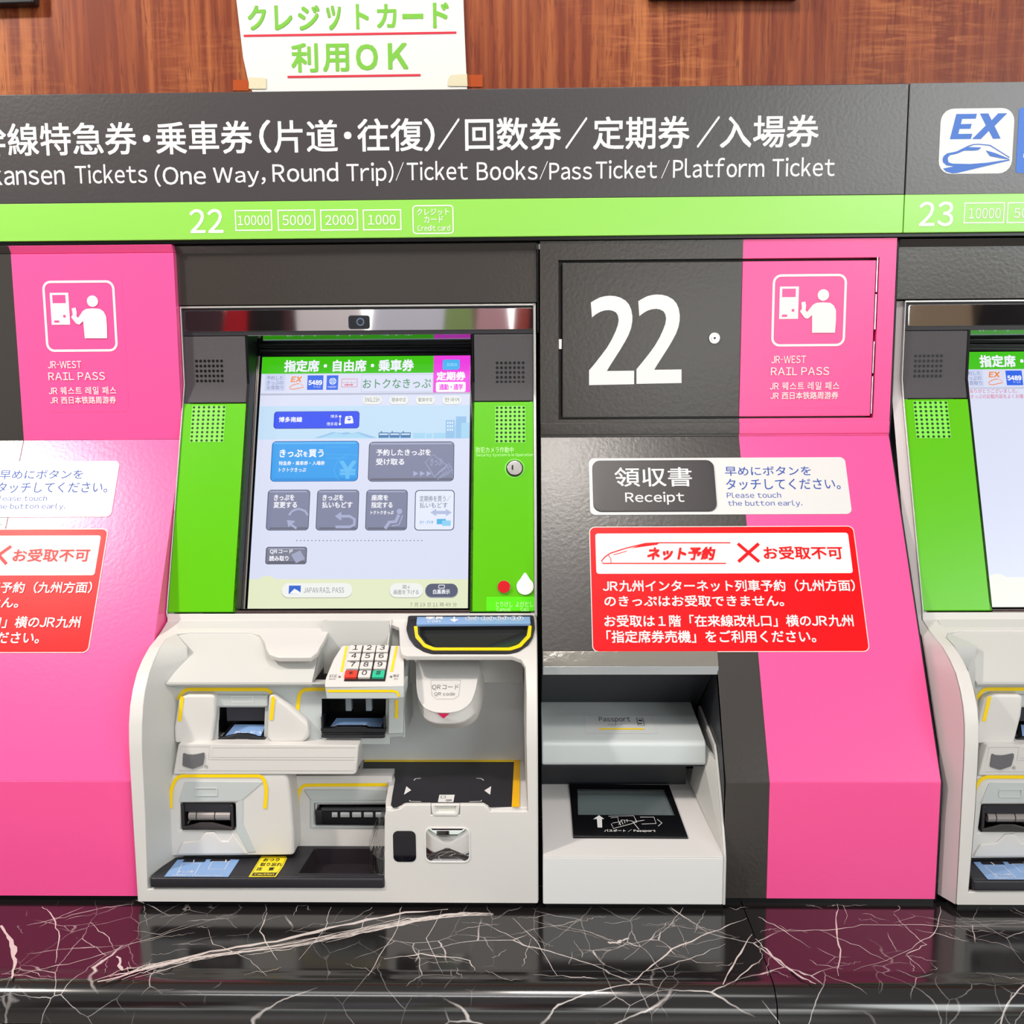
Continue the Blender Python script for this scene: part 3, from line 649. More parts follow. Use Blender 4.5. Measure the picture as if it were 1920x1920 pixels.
def build_machine():
    t = thing('ticket_machine', 'white, green and black ticket machine with its start menu lit, centre of the picture', 'ticket machine', (-.27, -.296, 0), 'ticket machines in the row')
    # ---- cabinet sides and frame
    side = [(.03, .0), (-.285, .0)]+[(y+.004, z) for y, z in BODY[::-1]]+[(GB[0]+.003, .726), (.0235, zk), (.0235, .886), (.03, .886)]
    for x0, x1 in ((MX0, MX0+.010), (MX1-.010, MX1)):
        extr('side_panel', [(y+.002, z) for y, z in side], x0, x1, SHELL2, t, bev=.001)
    fr = [(.030, .388), (-.1185, .388), (-.1195, .397), (.0045, .7265), (.0155, zk), (.0155, .8865), (.03, .8865)]
    for x0, x1 in ((MX0-.0004, MX0+.0017), (MX1-.004, MX1+.0005)):
        extr('frame_strip', fr, x0, x1, mat('#c9c6c4', .3, .6), t, bev=.0008)
    box('frame_strip', MX0, MX1, .0155, .03, .8835, .8868, mat('#c9c6c4', .3, .6), t, bev=.0008)
    box('base_gasket', MX0+.006, MX1-.004, -.285, -.2, CT, .0, BLK, t)
    # ---- upright part: mirror strip, speaker blocks
    x0, x1 = MX0+.0018, MX1-.004
    hb = plate('mirror_surround', BV, [(x0, BV.uv(670, 628)[1]), (x1, BV.uv(670, 628)[1]), (x1, .8834), (x0, .8834)], (), .03, BLKM, t, px=False, bev=.001)
    ms = plate('mirror_strip', BV, pxr(BV, 346.5, 583, 1001, 617, 4), (), .001, CHROME, t, h=.0012, px=False, bev=.0005)
    d = Dec(BV, .0014, .0004); d.rect(653, 591.5, 694, 617, mat('#30343c', .2), 5); d.rect(655, 593, 692, 615, mat('#15181d', .15), 4); d.disc(676, 603.5, 7.5, mat('#5a6a86', .2)); d.disc(676, 603.5, 5, mat('#101318', .1)); d.build('camera_window', ms)
    ox0, ox1 = BV.uv(462, 680)[0], BV.uv(886, 680)[0]; zo = BV.uv(670, 628)[1]
    fl = hypot(BV.O.y-GB[0], zk-GB[1])
    for a, b in ((x0, ox0), (ox1, x1)):
        prof = [(BV.O.y, zo-.0003), (BV.O.y, zk), (GB[0]+.0004, .7266), (GB[0]+.05, .7266), (.05, zo-.0003)]
        extr('speaker_block', prof, a, b, SPEAK, t, bev=.002)
    # ---- green panels
    SG = GS
    gl = [SG.uv(*p) for p in ((346, 757.5), (464, 757), (443, 1148.5), (313.5, 1149))]
    gx0, gx1 = MX0+.0018, (gl[1][0]+gl[2][0])/2
    gv0, gv1 = gl[3][1]+.001, hypot(GB[0]-GA[0], GB[1]-GA[1])-.0002
    gr = [SG.uv(*p)[0] for p in ((887, 757), (879, 1148))]
    px0, px1 = sum(gr)/2, MX1-.0045
    lp = plate('green_panel', SG, [(gx0, gv0), (gx1, gv0), (gx1, gv1), (gx0, gv1)], (), .012, GREEN, t, px=False, bev=.0012)
    rp = plate('green_panel', SG, [(px0, gv0), (px1, gv0), (px1, gv1), (px0, gv1)], (), .012, GREEN, t, px=False, bev=.0012)
    for nm, s_, bx, ny, m_ in (('l', BV, (368.5, 677, 417, 714), 5, BLK), ('r', BV, (932, 680.5, 981, 716), 5, BLK), ('l', SG, (364, 764, 416, 826), 9, mat('#0a3a08', .6)), ('r', SG, (932, 765, 982, 827), 9, mat('#0a3a08', .6))):
        d = Dec(s_, .0005, 0); a = s_.uv(bx[0], bx[1]); b = s_.uv(bx[2], bx[3])
        if ny == 9: d.uvpoly([rrect(a[0]-.003, b[1]-.003, b[0]+.003, a[1]+.003, .001)], mat('#7fe048', .3)); d.h += .0002
        for i in range(7):
            for j in range(ny):
                u = a[0]+(b[0]-a[0])*i/6; v = b[1]+(a[1]-b[1])*j/(ny-1); rr_ = .0025 if ny == 5 else .0023; d.uvpoly([[(u+rr_*cos(k*pi/4), v+rr_*sin(k*pi/4)) for k in range(8)]], m_, True)
        d.build('speaker_holes', t, kind='stuff')
    # ---- right green panel fittings
    d = Dec(SG, .0003); W_ = mat('#c6f2a8', .5)
    d.text('防犯カメラ作動中', 892.5, 838, 963, 849, W_); d.text('Security System is in Operation', 892.5, 850, 1000, 857, W_)
    d2 = Dec(SG, .0002); d2.rect(912, 1119, 1003, 1145, mat('#5ce018', .15), 1); d2.build('label_film', rp); d.text('とりけし', 930, 1128, 961, 1138, W_); d.text('よびだし', 967, 1128, 1000, 1138, W_); d.text('Cancel', 931, 1139, 958, 1146, W_); d.text('Call', 976, 1139, 992, 1146, W_)
    d.build('panel_lettering', rp)
    u, v = SG.uv(965, 878.5); sc = SG.scale(965, 878)
    C_ = lambda r_: [(u+sc*r_*cos(k*pi/12), v+sc*r_*sin(k*pi/12)) for k in range(24)]
    plate('lock_ring', SG, C_(19), (), .001, mat('#7ee04a', .4), rp, h=.001, px=False, bev=.0005)
    lk = plate('key_lock', SG, C_(16), (), .006, BLK, rp, h=.0035, px=False, bev=.0008); plate('key_plug', SG, C_(14), (), .003, STEEL, lk, h=.0045, px=False, bev=.001)
    plate('keyhole', SG, [(u-sc*5.5, v-sc*4), (u-sc*2.5, v-sc*4), (u-sc*2.5, v+sc*5), (u-sc*5.5, v+sc*5)], (), .001, BLK, lk, h=.0047, px=False)
    u, v = SG.uv(945, 1101)
    plate('button_ring', SG, C_(13), (), .001, mat('#5cc62c', .4), rp, h=.001, px=False, bev=.0004)
    rb = plate('cancel_button', SG, C_(11.5), (), .008, RED, rp, h=.005, px=False, bev=.0035, label='glossy red cancel button')
    dp = []; u, v = SG.uv(984.5, 1100)
    for k in range(41):
        a = -pi*.5-pi*.78+2*pi*.78*k/40; dp.append((u+sc*15.5*cos(a), v+sc*15.5*sin(a)))
    dp += [(u+sc*2, v+sc*24.2), (u, v+sc*25), (u-sc*2, v+sc*24.2)]
    plate('call_button', SG, dp, (), .006, mat('#e9e8e8', .3), rp, h=.004, px=False, bev=.0012, label='white drop-shaped call button')
    # ---- screen well
    SC = SG.off(-.048)
    sx0, sx1 = (SC.uv(491, 668)[0]+SC.uv(465.5, 1141)[0])/2, (SC.uv(883.5, 668)[0]+SC.uv(877, 1142)[0])/2
    sv1, sv0 = SC.uv(690, 668)[1], SC.uv(670, 1142.5)[1]
    wx0, wx1 = gx1, px0
    wv0, wv1 = gv0+.001, sv1+.015
    P3 = lambda u, v, h: SG.p(u, v, h)
    zt = zo; yt = BV.O.y
    V = [(wx0, yt, zt), (wx1, yt, zt), SC.p(wx1, wv1, .004), SC.p(wx0, wv1, .004)]
    V += [Vector(q)+Vector((0, .002, .004)) for q in V]
    w_ = mk('screen_well', V, [(0, 1, 2, 3), (7, 6, 5, 4), (0, 4, 5, 1), (2, 6, 7, 3)], mat('#8f9292', .07, 1.), t)
    for xx, dxx in ((wx0, -.004), (wx1, .004)):
        q = [(yt, zt), (yt, zk), (GB[0], GB[1]), (SG.p(0, wv0).y, SG.p(0, wv0).z), (SC.p(0, wv0, -.006).y, SC.p(0, wv0, -.006).z), (SC.p(0, wv1, -.006).y, SC.p(0, wv1, -.006).z)]
        extr('screen_well', q, min(xx, xx+dxx), max(xx, xx+dxx), mat('#0a0a0c', .45, spec=.2), t)
    extr('screen_well', [(SG.p(0, wv0).y, SG.p(0, wv0).z), (SG.p(0, wv0-.002).y, SG.p(0, wv0-.002).z), (SC.p(0, wv0-.002, -.006).y, SC.p(0, wv0-.002, -.006).z), (SC.p(0, wv0, -.006).y, SC.p(0, wv0, -.006).z)], wx0, wx1, BLK, t)
    # stepped black frame round the glass, three steps deep
    for k, (e, hh, m_) in enumerate(((.0, .022, GLOSSK), (.004, .014, mat('#1a1b1e', .15)), (.008, .007, GLOSSK))):
        o_ = [(wx0+e*.62, sv0-.002), (wx1-e*.1, sv0-.002), (wx1-e*.1, wv1-e), (wx0+e*.62, wv1-e)]
        f_ = 1-k/2.4
        i_ = [(sx0-.0005-.0075*f_*.6, sv0-.0005), (sx1+.0004, sv0-.0005), (sx1+.0004, sv1+.001+.010*f_), (sx0-.0005-.0075*f_*.6, sv1+.001+.010*f_)]
        plate('screen_frame', SC, o_, (i_,), .006, m_, t, h=hh-.006, px=False, bev=.0006)
    bz = mat('#cfc5bb', .2, .7)
    box_e = [(sx0-.0045, sv0), (sx0-.0022, sv0), (sx0-.0022, sv1-.002), (sx0-.0045, sv1-.002)]
    plate('frame_trim', SC, box_e, (), .002, bz, t, h=.0095, px=False)
    plate('frame_trim', SC, [(sx0-.0125, sv0), (sx0-.0110, sv0), (sx0-.0110, sv1-.004), (sx0-.0125, sv1-.004)], (), .002, mat('#8f8a86', .2, .7), t, h=.0165, px=False)
    box_('screen_sill', wx0, wx1, SG, wv0-.003, wv0+.001, mat('#6f5a58', .4), t)
    scr = plate('screen', SC, [(sx0, sv0), (sx1, sv0), (sx1, sv1), (sx0, sv1)], (), .004, E_('#dfe4fa', .97), t, h=0, px=False, label='lit touch screen')
    t['_scr'] = 1
    return t, scr, SC, (sx0, sx1, sv0, sv1)
def box_(name, x0, x1, sf, v0, v1, m, par): plate(name, sf, [(x0, v0), (x1, v0), (x1, v1), (x0, v1)], (), .003, m, par, px=False)

# ---- print on the screens
def head_row(scr, d, full):
    g = E_('#3fc400')
    d.rect(485, 660, 813.5, 699, g) if full else d.rect(485, 660, 900, 699, g)
    d.text('指定席・自由席・乗車券', 533, 674.5, 776, 697, E_('#f4f6ff', 1), .045)
    d.rect(496, 702, 642+30, 733, E_('#dcdff4')); d.rect(498, 702, 534, 733, E_('#ccd4f2'))
    c = E_('#6f7aa0')
    for i, s_ in enumerate(('予約した', 'きっぷの', 'お受取り')): d.text(s_, 500.5, 705+9*i, 531, 712.5+9*i, c)
    o = E_('#f0893a'); d.text('EX', 545, 706, 567, 716.5, o, .05, .2)
    d.line([(560, 719), (549, 722), (543, 726), (544, 729.5), (551, 730), (569, 726)], 1.6, o); d.line([(556, 720), (564, 720), (569, 724)], .9, o)
    b = E_('#1f62e8'); wt = E_('#ffffff')
    d.rect(577, 704, 605.5, 731, b); d.text('5489', 578.5, 713, 604, 722, wt, .05); d.text('サービス', 588, 723.5, 601, 727, wt)
    d.rect(613, 704, 633.5, 731, b); d.disc(624, 715, 6.8, E_('#cfe0ff')); d.disc(624, 715, 4.2, b, ring=.8); d.line([(617.5, 715), (630.5, 715)], .8, b); d.line([(624, 708.5), (624, 721.5)], .8, b); d.text('PASSPORT', 615, 724, 631, 727.5, wt)
    d.rect(640.5, 710.5, 670, 726, E_('#d8607c'), 1, .8); d.text('インターネット', 642, 715.5, 668, 719.5, E_('#d83050')); d.text('列車予約', 646, 720, 662, 724, E_('#d83050'), .03)
def gradbtn(d, x0, y0, x1, y1, base, edge, hi, lo, r=6):
    d.rect(x0, y0, x1, y1, E_(edge), r); d.rect(x0+1.4, y0+1.4, x1-1.4, y1-1.4, E_(base), r-1.2)
    d.rect(x0+3, y0+2, x1-3, y0+4.5, E_(hi), 1); d.rect(x0+3, y1-5.5, x1-3, y1-2.5, E_(lo), 1)
def screen_22(scr, SC, cl):
    def D_(h=.0002):
        q = Dec(SC, h, .00003); q.clip = cl; return q
    d = D_(); wt = E_('#f8f9ff')
    head_row(scr, d, True)
    d.rect(813.5, 660, 900, 736.5, E_('#f03ee2'))
    d.poly([(833, 674.5), (862, 674.5), (862, 690), (858, 693.5), (830, 693.5), (830, 677)], E_('#4db8f4')); d.text('ICOCA', 838, 681, 857, 686.5, E_('#9fe0ff'), .04)
    d.text('定期券', 818.5, 697, 873, 713.5, wt, .05); d.rect(817.5, 716.5, 873, 735, wt, 3.5); d.text('通勤・通学', 823.5, 720, 868, 731.5, E_('#f03ee2'), .04)
    d.rect(678, 702.5, 811.5, 734.5, E_('#c2c8de'), 0, 1); d.text('おトクなきっぷ', 680.5, 710.5, 808, 728, E_('#3c8f5a'), .006)
    d.rect(485, 738.3, 900, 739, E_('#b9bdd2'))
    d.build('header_print', scr)
    d = D_()
    for i, s_ in enumerate(('ENGLISH', '簡体中文', '繁体中文', '한국어')):
        x = 680+49.8*i; d.rect(x, 743.5, x+36, 759, E_('#c2c6d4'), 7.5); d.rect(x+.4, 743, x+35.6, 757.8, E_('#eff2ee'), 7.2); d.text(s_, x+4.5, 745.5, x+31.5, 753.5, E_('#6a6f74'))
    d.build('language_buttons', scr)
    d = D_(); d.rect(480, 762, 900, 822, E_('#c3dff6'))
    d.poly([(590, 821), (610, 815), (624, 810), (640, 812), (651, 810), (660, 813), (671, 810), (685, 814), (707, 821)], E_('#93c2ea')); d.poly([(600, 821), (630, 811), (645, 815), (670, 812), (692, 821)], E_('#a9d8f2'))
    tb = E_('#3f78ae')
    for x in (710, 730.5, 751): d.rect(x, 811, x+19, 821, tb, 1); d.rect(x+1.5, 813, x+17.5, 815.5, E_('#d8ecfa')); d.rect(x+4, 808.5, x+6, 811, tb)
    bb = E_('#94c2ea'); b2 = E_('#a6d6f2')
    for q in ((775, 812, 797, 822), (799, 813, 810, 822), (813, 812, 838, 822), (846, 798, 858, 822)): d.rect(*q, b2)
    for q in ((836, 788, 852, 822), (855, 781, 874, 822)): d.rect(*q, bb)
    d.rect(865, 793, 880, 822, b2)
    for i in range(3):
        for j in range(3): d.rect(838.5+4.3*i, 791+6.5*j, 841+4.3*i, 795+6.5*j, E_('#dff0fc'))
    d.rect(514.5, 772, 673.5, 803.5, E_('#1634b8'), 6); d.rect(515.5, 773, 672.5, 802, E_('#1d48f0'), 5.5)
    d.text('博多南線', 523, 782, 567, 792, wt, .03); d.text('博多', 620, 778, 634, 784, wt); d.text('博多南', 612.5, 792, 633, 798.5, wt); d.disc(638, 781, 2.2, wt); d.disc(637.5, 795.5, 2.2, wt); d.rect(637.5, 783, 638.3, 793, wt)
    d.poly([(648, 781), (660, 780), (662, 786), (663, 794), (646, 795), (647, 787)], wt, rad=.002); d.poly([(650, 786), (655, 789.5), (660, 785)], E_('#1d48f0')); d.rect(652, 782, 657, 783.5, E_('#1d48f0'))
    d.build('line_button', scr)
    d = D_(); gradbtn(d, 510.5, 827.5, 671, 902.5, '#2f9fee', '#1263b0', '#58b8f6', '#2590e0', 8)
    lb = E_('#52b4f4'); d.line([(611, 838), (655, 838), (655, 852), (611, 852)], .9, lb, True); d.line([(612, 859), (652, 859)], .9, lb)
    d.disc(652, 878, 26, lb, ring=.8) if 0 else d.line([(671, 854), (652, 852), (634, 862), (626, 878), (630, 894), (636, 901)], .9, lb)
    d.text('¥', 636, 864, 668, 898, E_('#63bdf6'), .03)
    d.text('きっぷ', 524.5, 842.5, 567, 857.5, wt, .03); d.text('を', 568.5, 846.5, 577, 856.5, wt, .03); d.text('買う', 579, 842.5, 607, 857.5, wt, .03)
    d.text('特急券・乗車券・入場券', 523, 864.5, 609, 872.5, wt, .02); d.text('トクトクきっぷ', 523, 877, 574, 885, wt, .02); d.build('buy_button', scr)
    K = ('#8286a2', '#55586e', '#a4a8c6', '#68697a'); vl = E_('#aab0d2')
    d = D_(); gradbtn(d, 692, 828.5, 851, 902.5, *K, 8)
    d.text('予約したきっぷを', 705.5, 842, 808, 854.5, wt, .03); d.text('受け取る', 705, 859.5, 758, 872, wt, .03)
    for i in range(3): d.poly([(775+12.4*i, 883), (784.5+12.4*i, 888), (775+12.4*i, 893)], vl)
    d.line([(816, 896), (797, 867), (812, 852), (838, 873)], 1.1, vl); d.text('きっぷ', 807, 859, 829, 873, vl)
    for i in range(4): d.line([(816+5*i, 893-4*i), (824+5*i, 884-4*i), (829+4*i, 881-4*i), (833+5*i, 886-2*i), (820+6*i, 900-3*i)], .9, vl)
    d.line([(838, 878), (845, 874), (848, 880), (849, 889)], .9, vl); d.build('collect_button', scr)
    for x, y, L_ in ((502.5, 0, (('きっぷを', 514, 927.5, 552, 938.5), ('変更する', 513, 940.5, 557, 952.5))), (595, 0, (('きっぷを', 605, 927.5, 644, 938.5), ('払いもどす', 604, 940.5, 661, 952.5))),
                     (687, 0, (('座席を', 696.5, 927.5, 728, 938.5), ('指定する', 696, 941, 736, 952.5), ('トクトクきっぷ', 695, 957.5, 738, 964.5)))):
        d = D_(); gradbtn(d, x, 918.5, x+76, 994.5, *K, 7)
        for s_, *q in L_: d.text(s_, *q, wt, .03)
        if x < 510: d.line([(542, 966), (548, 958), (560, 954), (572, 958), (577, 966)], 4, vl); d.poly([(538, 975), (554, 977), (541, 989)], vl); d.line([(545, 983), (556, 991)], 4, vl)
        elif x < 600: d.line([(637, 968), (656, 968), (665, 974), (664, 984), (656, 988), (629, 988)], 5, vl); d.poly([(628, 968), (640, 959.5), (640, 976.5)], vl)
        else: d.disc(749, 959, 5.2, vl); d.line([(748, 965), (742, 978), (730, 979), (722, 991)], 6, vl); d.line([(755, 966), (748, 984), (735, 986)], 2, vl)
        d.build('menu_button', scr)
    d = D_(); d.rect(778.5, 919, 851.5, 994.5, E_('#40506c'), 7); d.rect(780, 920.5, 850, 993, E_('#e8edfc'), 6)
    tc = E_('#56617e'); d.text('定期券を買う/', 787, 929.5, 845, 940.5, tc); d.text('払いもどす', 787, 942, 839, 952.5, tc)
    a_ = E_('#b4c0e2'); d.poly([(807, 961), (818, 954), (818, 958), (836, 958), (836, 954), (847, 961), (836, 968), (836, 964), (818, 964), (818, 968)], a_)
    d.text('マイ・テイキ', 786, 976, 813, 983, E_('#3f9ae4'), .02, .2); d.rect(819, 973, 836, 983, E_('#4fb6ec'), 1); d.rect(829, 976, 845, 986, E_('#8fd2f4'), 1)
    d.build('pass_button', scr)
    d = D_(); g_ = E_('#8c90a6')
    for i in range(34): d.disc(556.5+7.1*i, 1013.6, 1.3, g_, n=8, keep=True)
    d.build('dotted_rule', scr)
    d = D_(); gradbtn(d, 499, 1025.5, 574.5, 1058, '#7c7f92', '#44475a', '#9a9db4', '#5c5e6c', 5)
    d.text('QRコード', 506, 1030, 549, 1039, wt, .03); d.text('読み取り', 505, 1042, 541, 1052, wt, .03)
    d.poly([(546, 1040), (563, 1032), (572, 1048), (555, 1056)], E_('#a3a8c4')); d.build('code_button', scr)
    d = D_(); d.poly([(440, 1086), (485, 1086), (490, 1082), (500, 1079.5), (509, 1081), (517, 1086), (900, 1086), (900, 1160), (440, 1160)], E_('#e6ecc8'))
    d.rect(528.5, 1095, 660, 1121.5, E_('#b9bda8'), 13); d.rect(529, 1093.5, 660, 1120, E_('#f2f4f0'), 13)
    d.rect(542, 1098, 563.5, 1113.5, E_('#2a66d0')); d.poly([(543, 1113), (552, 1104), (558, 1107), (563.5, 1111), (563.5, 1113.5)], wt); d.text('JAPAN RAIL PASS', 569.5, 1101.5, 645, 1111.5, E_('#7a7f88'))
    d.rect(730.5, 1095, 793, 1121.5, E_('#b9bda8'), 13); d.rect(731, 1093.5, 793, 1120, E_('#f2f4f0'), 13); d.text('画面を下げる', 738, 1106, 785, 1114.5, E_('#6a6f78')); d.text('図↓', 755, 1097, 769, 1104, E_('#6a6f78'))
    d.rect(797.5, 1095.5, 858.5, 1121, E_('#8a8fa0'), 12); d.rect(798, 1094.5, 858, 1119, E_('#585d74'), 12); d.text('白黒表示', 812, 1105, 843.5, 1114, wt, .03); d.rect(822, 1096.5, 834, 1103.5, wt, 2, 1.2)
    d.text('7 月 19 日 11 時 49 分', 769, 1129.5, 856.5, 1138, E_('#7b8070')); d.build('footer_print', scr)
def screen_23(scr, SC, dx, cl):
    def Dec_(*a):
        q = Dec(*a); q.clip = cl; return q
    f = SC.p; SC.p = lambda u, v, h=0.: f(u+dx, v, h)
    d = Dec_(SC, .0002, .00003); head_row(scr, d, False); d.rect(485, 735, 900, 735.6, E_('#c6cade'))
    rd = E_('#d85a80'); d.text('ありがとうございました。', 506, 737.5, 593, 745.5, rd); d.text('きっぷの記載内容をよくお確かめください。', 506, 747.5, 650, 755.5, rd)
    d.build('header_print', scr)
    d = Dec_(SC, .0002, .00003); d.rect(588, 853, 760, 898, E_('#a9bdf2'), 3); d.poly([(591, 899), (760, 899), (760, 1030), (612, 1030), (600, 990)], E_('#9db2ee')); d.poly([(602, 920), (760, 920), (760, 1030), (622, 1030), (606, 985)], E_('#8aa4ea'))
    d.rect(630, 935, 740, 1015, E_('#c8d4f8'), 6); d.build('machine_drawing', scr)
    d = Dec_(SC, .0002, .00003); d.poly([(440, 1086), (485, 1086), (490, 1082), (500, 1079.5), (509, 1081), (517, 1086), (900, 1086), (900, 1160), (440, 1160)], E_('#eef3e6')); d.build('footer_print', scr)
# ---- the white lower body with its slots, keypad, tray and readers
def lower_body(t):
    op = [(277, 1667), (273, 1530), (267, 1411), (267.5, 1348), (272, 1298), (282, 1257), (301, 1213), (313, 1197), (330, 1188), (355, 1185), (470, 1185), (487, 1190), (496, 1203), (499, 1216), (506, 1227), (522, 1232.5), (583, 1232.5),
          (596, 1222), (607, 1202), (617, 1181), (629, 1172.5), (645, 1171), (735, 1171), (748, 1176), (750, 1214), (753, 1225), (762, 1229.5), (960, 1229.5), (977, 1236), (985, 1250), (987, 1300), (987, 1400), (989, 1521.5),
          (919, 1521.5), (915, 1514), (906, 1509), (862, 1509), (862, 1528), (808, 1528), (808, 1509), (762, 1509), (755, 1511), (750, 1517), (735, 1519.5), (724, 1517), (721, 1530), (720.5, 1664)]
    loop = [body_uv(*p) for p in op]
    e = .0006; outer = [(MX0+e, 0), (MX1-e, 0), (MX1-e, BS[-1]), (MX0+e, BS[-1])]
    hop = [body_uv(*q) for q in [(775, 1165), (995, 1165), (994, 1190), (975, 1214), (955, 1220), (812, 1220), (790, 1212), (777, 1192)]]
    V, Fc = slab(lambda u, v, h: body_pt(u, v, h), [outer, loop, hop], .009, BS[1:-1])
    # corner where the side of the shell rolls over
    sh = mk('front_shell', V, Fc, SHELL, t); bevel(sh, .0016, 2, .9)
    # thin lip line at the foot of the screen
    VW = VY
    # ---- inner left wall, leaning in from the rim to the modules
    rim = [body_pt(*body_uv(*p)) for p in [(277, 1667), (273, 1530), (267, 1411), (267.5, 1348), (272, 1298), (282, 1257), (301, 1213), (313, 1197), (330, 1188)]]
    bk = [Vector((-.511, -.190, max(.04, min(q.z, .36)))) for q in rim]
    V = rim+bk; n = len(rim); mk('side_wall', V+[q+Vector((-.004, .006, 0)) for q in V], [[i, i+1, n+i+1, n+i] for i in range(n-1)]+[[2*n+i+1, 2*n+i, 3*n+i, 3*n+i+1] for i in range(n-1)], SHELL2, t, smooth=True)
    # right inner wall
    rr = [body_pt(*body_uv(*p)) for p in [(989, 1521.5), (987, 1400), (987, 1300), (985, 1250), (977, 1236)]]
    V = rr+[Vector((.0035, -.115, q.z)) for q in rr]; n = len(rr); mk('side_wall', V+[q+Vector((.004, .004, 0)) for q in V], [[i+1, i, n+i, n+i+1] for i in range(n-1)], SHELL2, t, smooth=True)
    # ---- upper back panel of the cavity
    zb = VW(-.238).uv(450, 1283)[1]
    A_, B_ = (-.238, zb), (-.125, .385)
    BP = SL(A_, B_); L_ = hypot(A_[0]-B_[0], A_[1]-B_[1])
    kx = -.310
    plate('cavity_panel', VW(-.150), [(kx, zb-.01), (-.205, zb-.01), (-.205, .39), (kx, .39)], (), .004, SHELL2, t, px=False)
    extr('cavity_step', [(A_[0]+.001, A_[1]), (B_[0]+.001, B_[1]), (-.09, .385), (-.09, A_[1])], kx-.0015, kx, SHELL2, t)
    plate('cavity_panel', BP, [(-.528, 0), (kx, 0), (kx, L_), (-.545, L_)], (), .004, SHELL2, t, px=False, bev=.0008)
    V = [BP.p(-.528, 0), BP.p(-.205, 0), Vector((-.205, -.205, zb-.003)), Vector((-.520, -.205, zb-.003))]
    mk('cavity_soffit', V+[q+Vector((0, 0, .003)) for q in V], [(0, 3, 2, 1), (0, 1, 5, 4), (1, 2, 6, 5)], SHELL2, t)
    zc = VW(-.150).uv(870, 1280)[1]
    B2 = SL((-.150, zc), (-.110, .385)); L2 = hypot(.04, .385-zc)
    plate('cavity_panel', B2, [(-.205, 0), (.004, 0), (.004, L2), (-.205, L2)], (), .004, SHELL2, t, px=False, bev=.0008)
    extr('cavity_panel', [(-.146, zc-.0003), (-.112, zc-.006), (-.112, .14), (-.104, .14), (-.104, zc), (-.14, zc+.004)], -.262, .004, mat('#d2d5d8', .42), t)
    # pier between slot housing and reader bay
    WY = -.216; WL = VW(WY)
    # ---- wall behind the two upper slots
    s1 = (409, 1325, 499, 1386); s2 = (602, 1312, 725, 1386)
    plate('slot_wall', WL, [(325, 1280), (760, 1280), (757, 1380), (731, 1382), (731, 1395), (325, 1395)], ([(411, 1326), (497, 1326), (495, 1384), (409, 1384)], [(603, 1310), (724, 1310), (722, 1383), (603, 1383)]), .003, GREYW, t)
    extr('housing_side', [(WY, zb+.004), (WY, VW(WY).uv(740, 1382)[1]), (-.11, VW(WY).uv(740, 1382)[1]), (-.11, zb+.02)], WL.uv(757, 1340)[0]-.002, WL.uv(758.5, 1340)[0], GREYW, t)
    # card slot housing: two raised cheeks and a brow
    CF = VW(WY-.016)
    plate('slot_cheek', CF, [(352, 1303), (398, 1303), (405, 1310), (404, 1345), (397, 1392), (327, 1393), (326, 1365), (335, 1310)], (), .018, SHELL, t, bev=.004)
    plate('slot_cheek', CF, [(503, 1303), (514, 1304), (545, 1327), (578, 1356), (580, 1382), (568, 1393), (510, 1395), (499, 1386), (501, 1340)], (), .017, SHELL, t, bev=.008)
    plate('slot_brow', VW(WY-.006), [(404, 1304), (502, 1304), (502, 1324), (404, 1324)], (), .007, GREYW, t, bev=.002)
    em = mat('#dcdcda', .5)
    plate('embossed_mark', VW(WY-.0064), pxr(VW(WY-.0064), 434, 1305.5, 475, 1317, 2), (pxr(VW(WY-.0064), 435.2, 1306.5, 473.8, 1316, 1.5),), .0006, em, t, px=False)
    def pocket(par, S_, x0, y0, x1, y1, dep, nm='slot'):
        a = S_.uv(x0, y0); b = S_.uv(x1, y1); Y = S_.O.y
        X0, X1, Z0, Z1 = a[0], b[0], b[1], a[1]
        V = [(X0, Y, Z0), (X1, Y, Z0), (X1, Y, Z1), (X0, Y, Z1)]; V += [(x, Y+dep, z) for x, _, z in V]
        return mk(nm, V, [(0, 1, 5, 4), (1, 2, 6, 5), (2, 3, 7, 6), (3, 0, 4, 7), (4, 5, 6, 7)], BLK, par), X0, X1, Z0, Z1, Y
    # upper left: card slot
    so, X0, X1, Z0, Z1, Y = pocket(t, WL, 409, 1325, 498, 1385, .04, 'card_slot')
    box('shutter', X0+.009, X1, Y+.012, Y+.016, Z0+.024, Z1-.001, mat('#2c2c38', .12), so)
    q = plate('slot_tray', SL((Y-.006, Z0+.004), (Y+.022, Z0+.016)), [(X0+.004, 0), (X1-.003, 0), (X1-.001, .03), (X0+.012, .03)], (), .002, mat('#1b1b20', .15), so, px=False)
    d = Dec(SL((Y-.006, Z0+.004), (Y+.022, Z0+.016)), .0006); d.uvpoly([[(X0+.010, .003), (X1-.006, .003), (X1-.004, .028), (X0+.018, .028)]], LBLUE); d.build('slot_label', so)
    d = Dec(SL((Y-.006, Z0+.004), (Y+.022, Z0+.016)), .0008); d.text('カード↑', 438, 1371, 491, 1378, PRINTW); d.build('slot_lettering', so)
    plate('slot_lip', VW(WY-.008), [(409, 1384), (430, 1380), (445, 1377), (462, 1377), (480, 1381), (497, 1385), (496, 1391), (478, 1390), (462, 1385), (445, 1385), (424, 1391), (408, 1392)], (), .008, mat('#222228', .3), so, bev=.001)
    # upper right: banknote slot
    so, X0, X1, Z0, Z1, Y = pocket(t, WL, 602, 1308, 725, 1385, .07, 'banknote_slot')
    fl = SL((Y-.012, Z0+.014), (Y+.055, Z0+.024))
    plate('slot_tray', fl, [(X0+.003, 0), (X1-.003, 0), (X1-.003, .06), (X0+.003, .06)], (), .003, mat('#141418', .2), so, px=False, bev=.001)
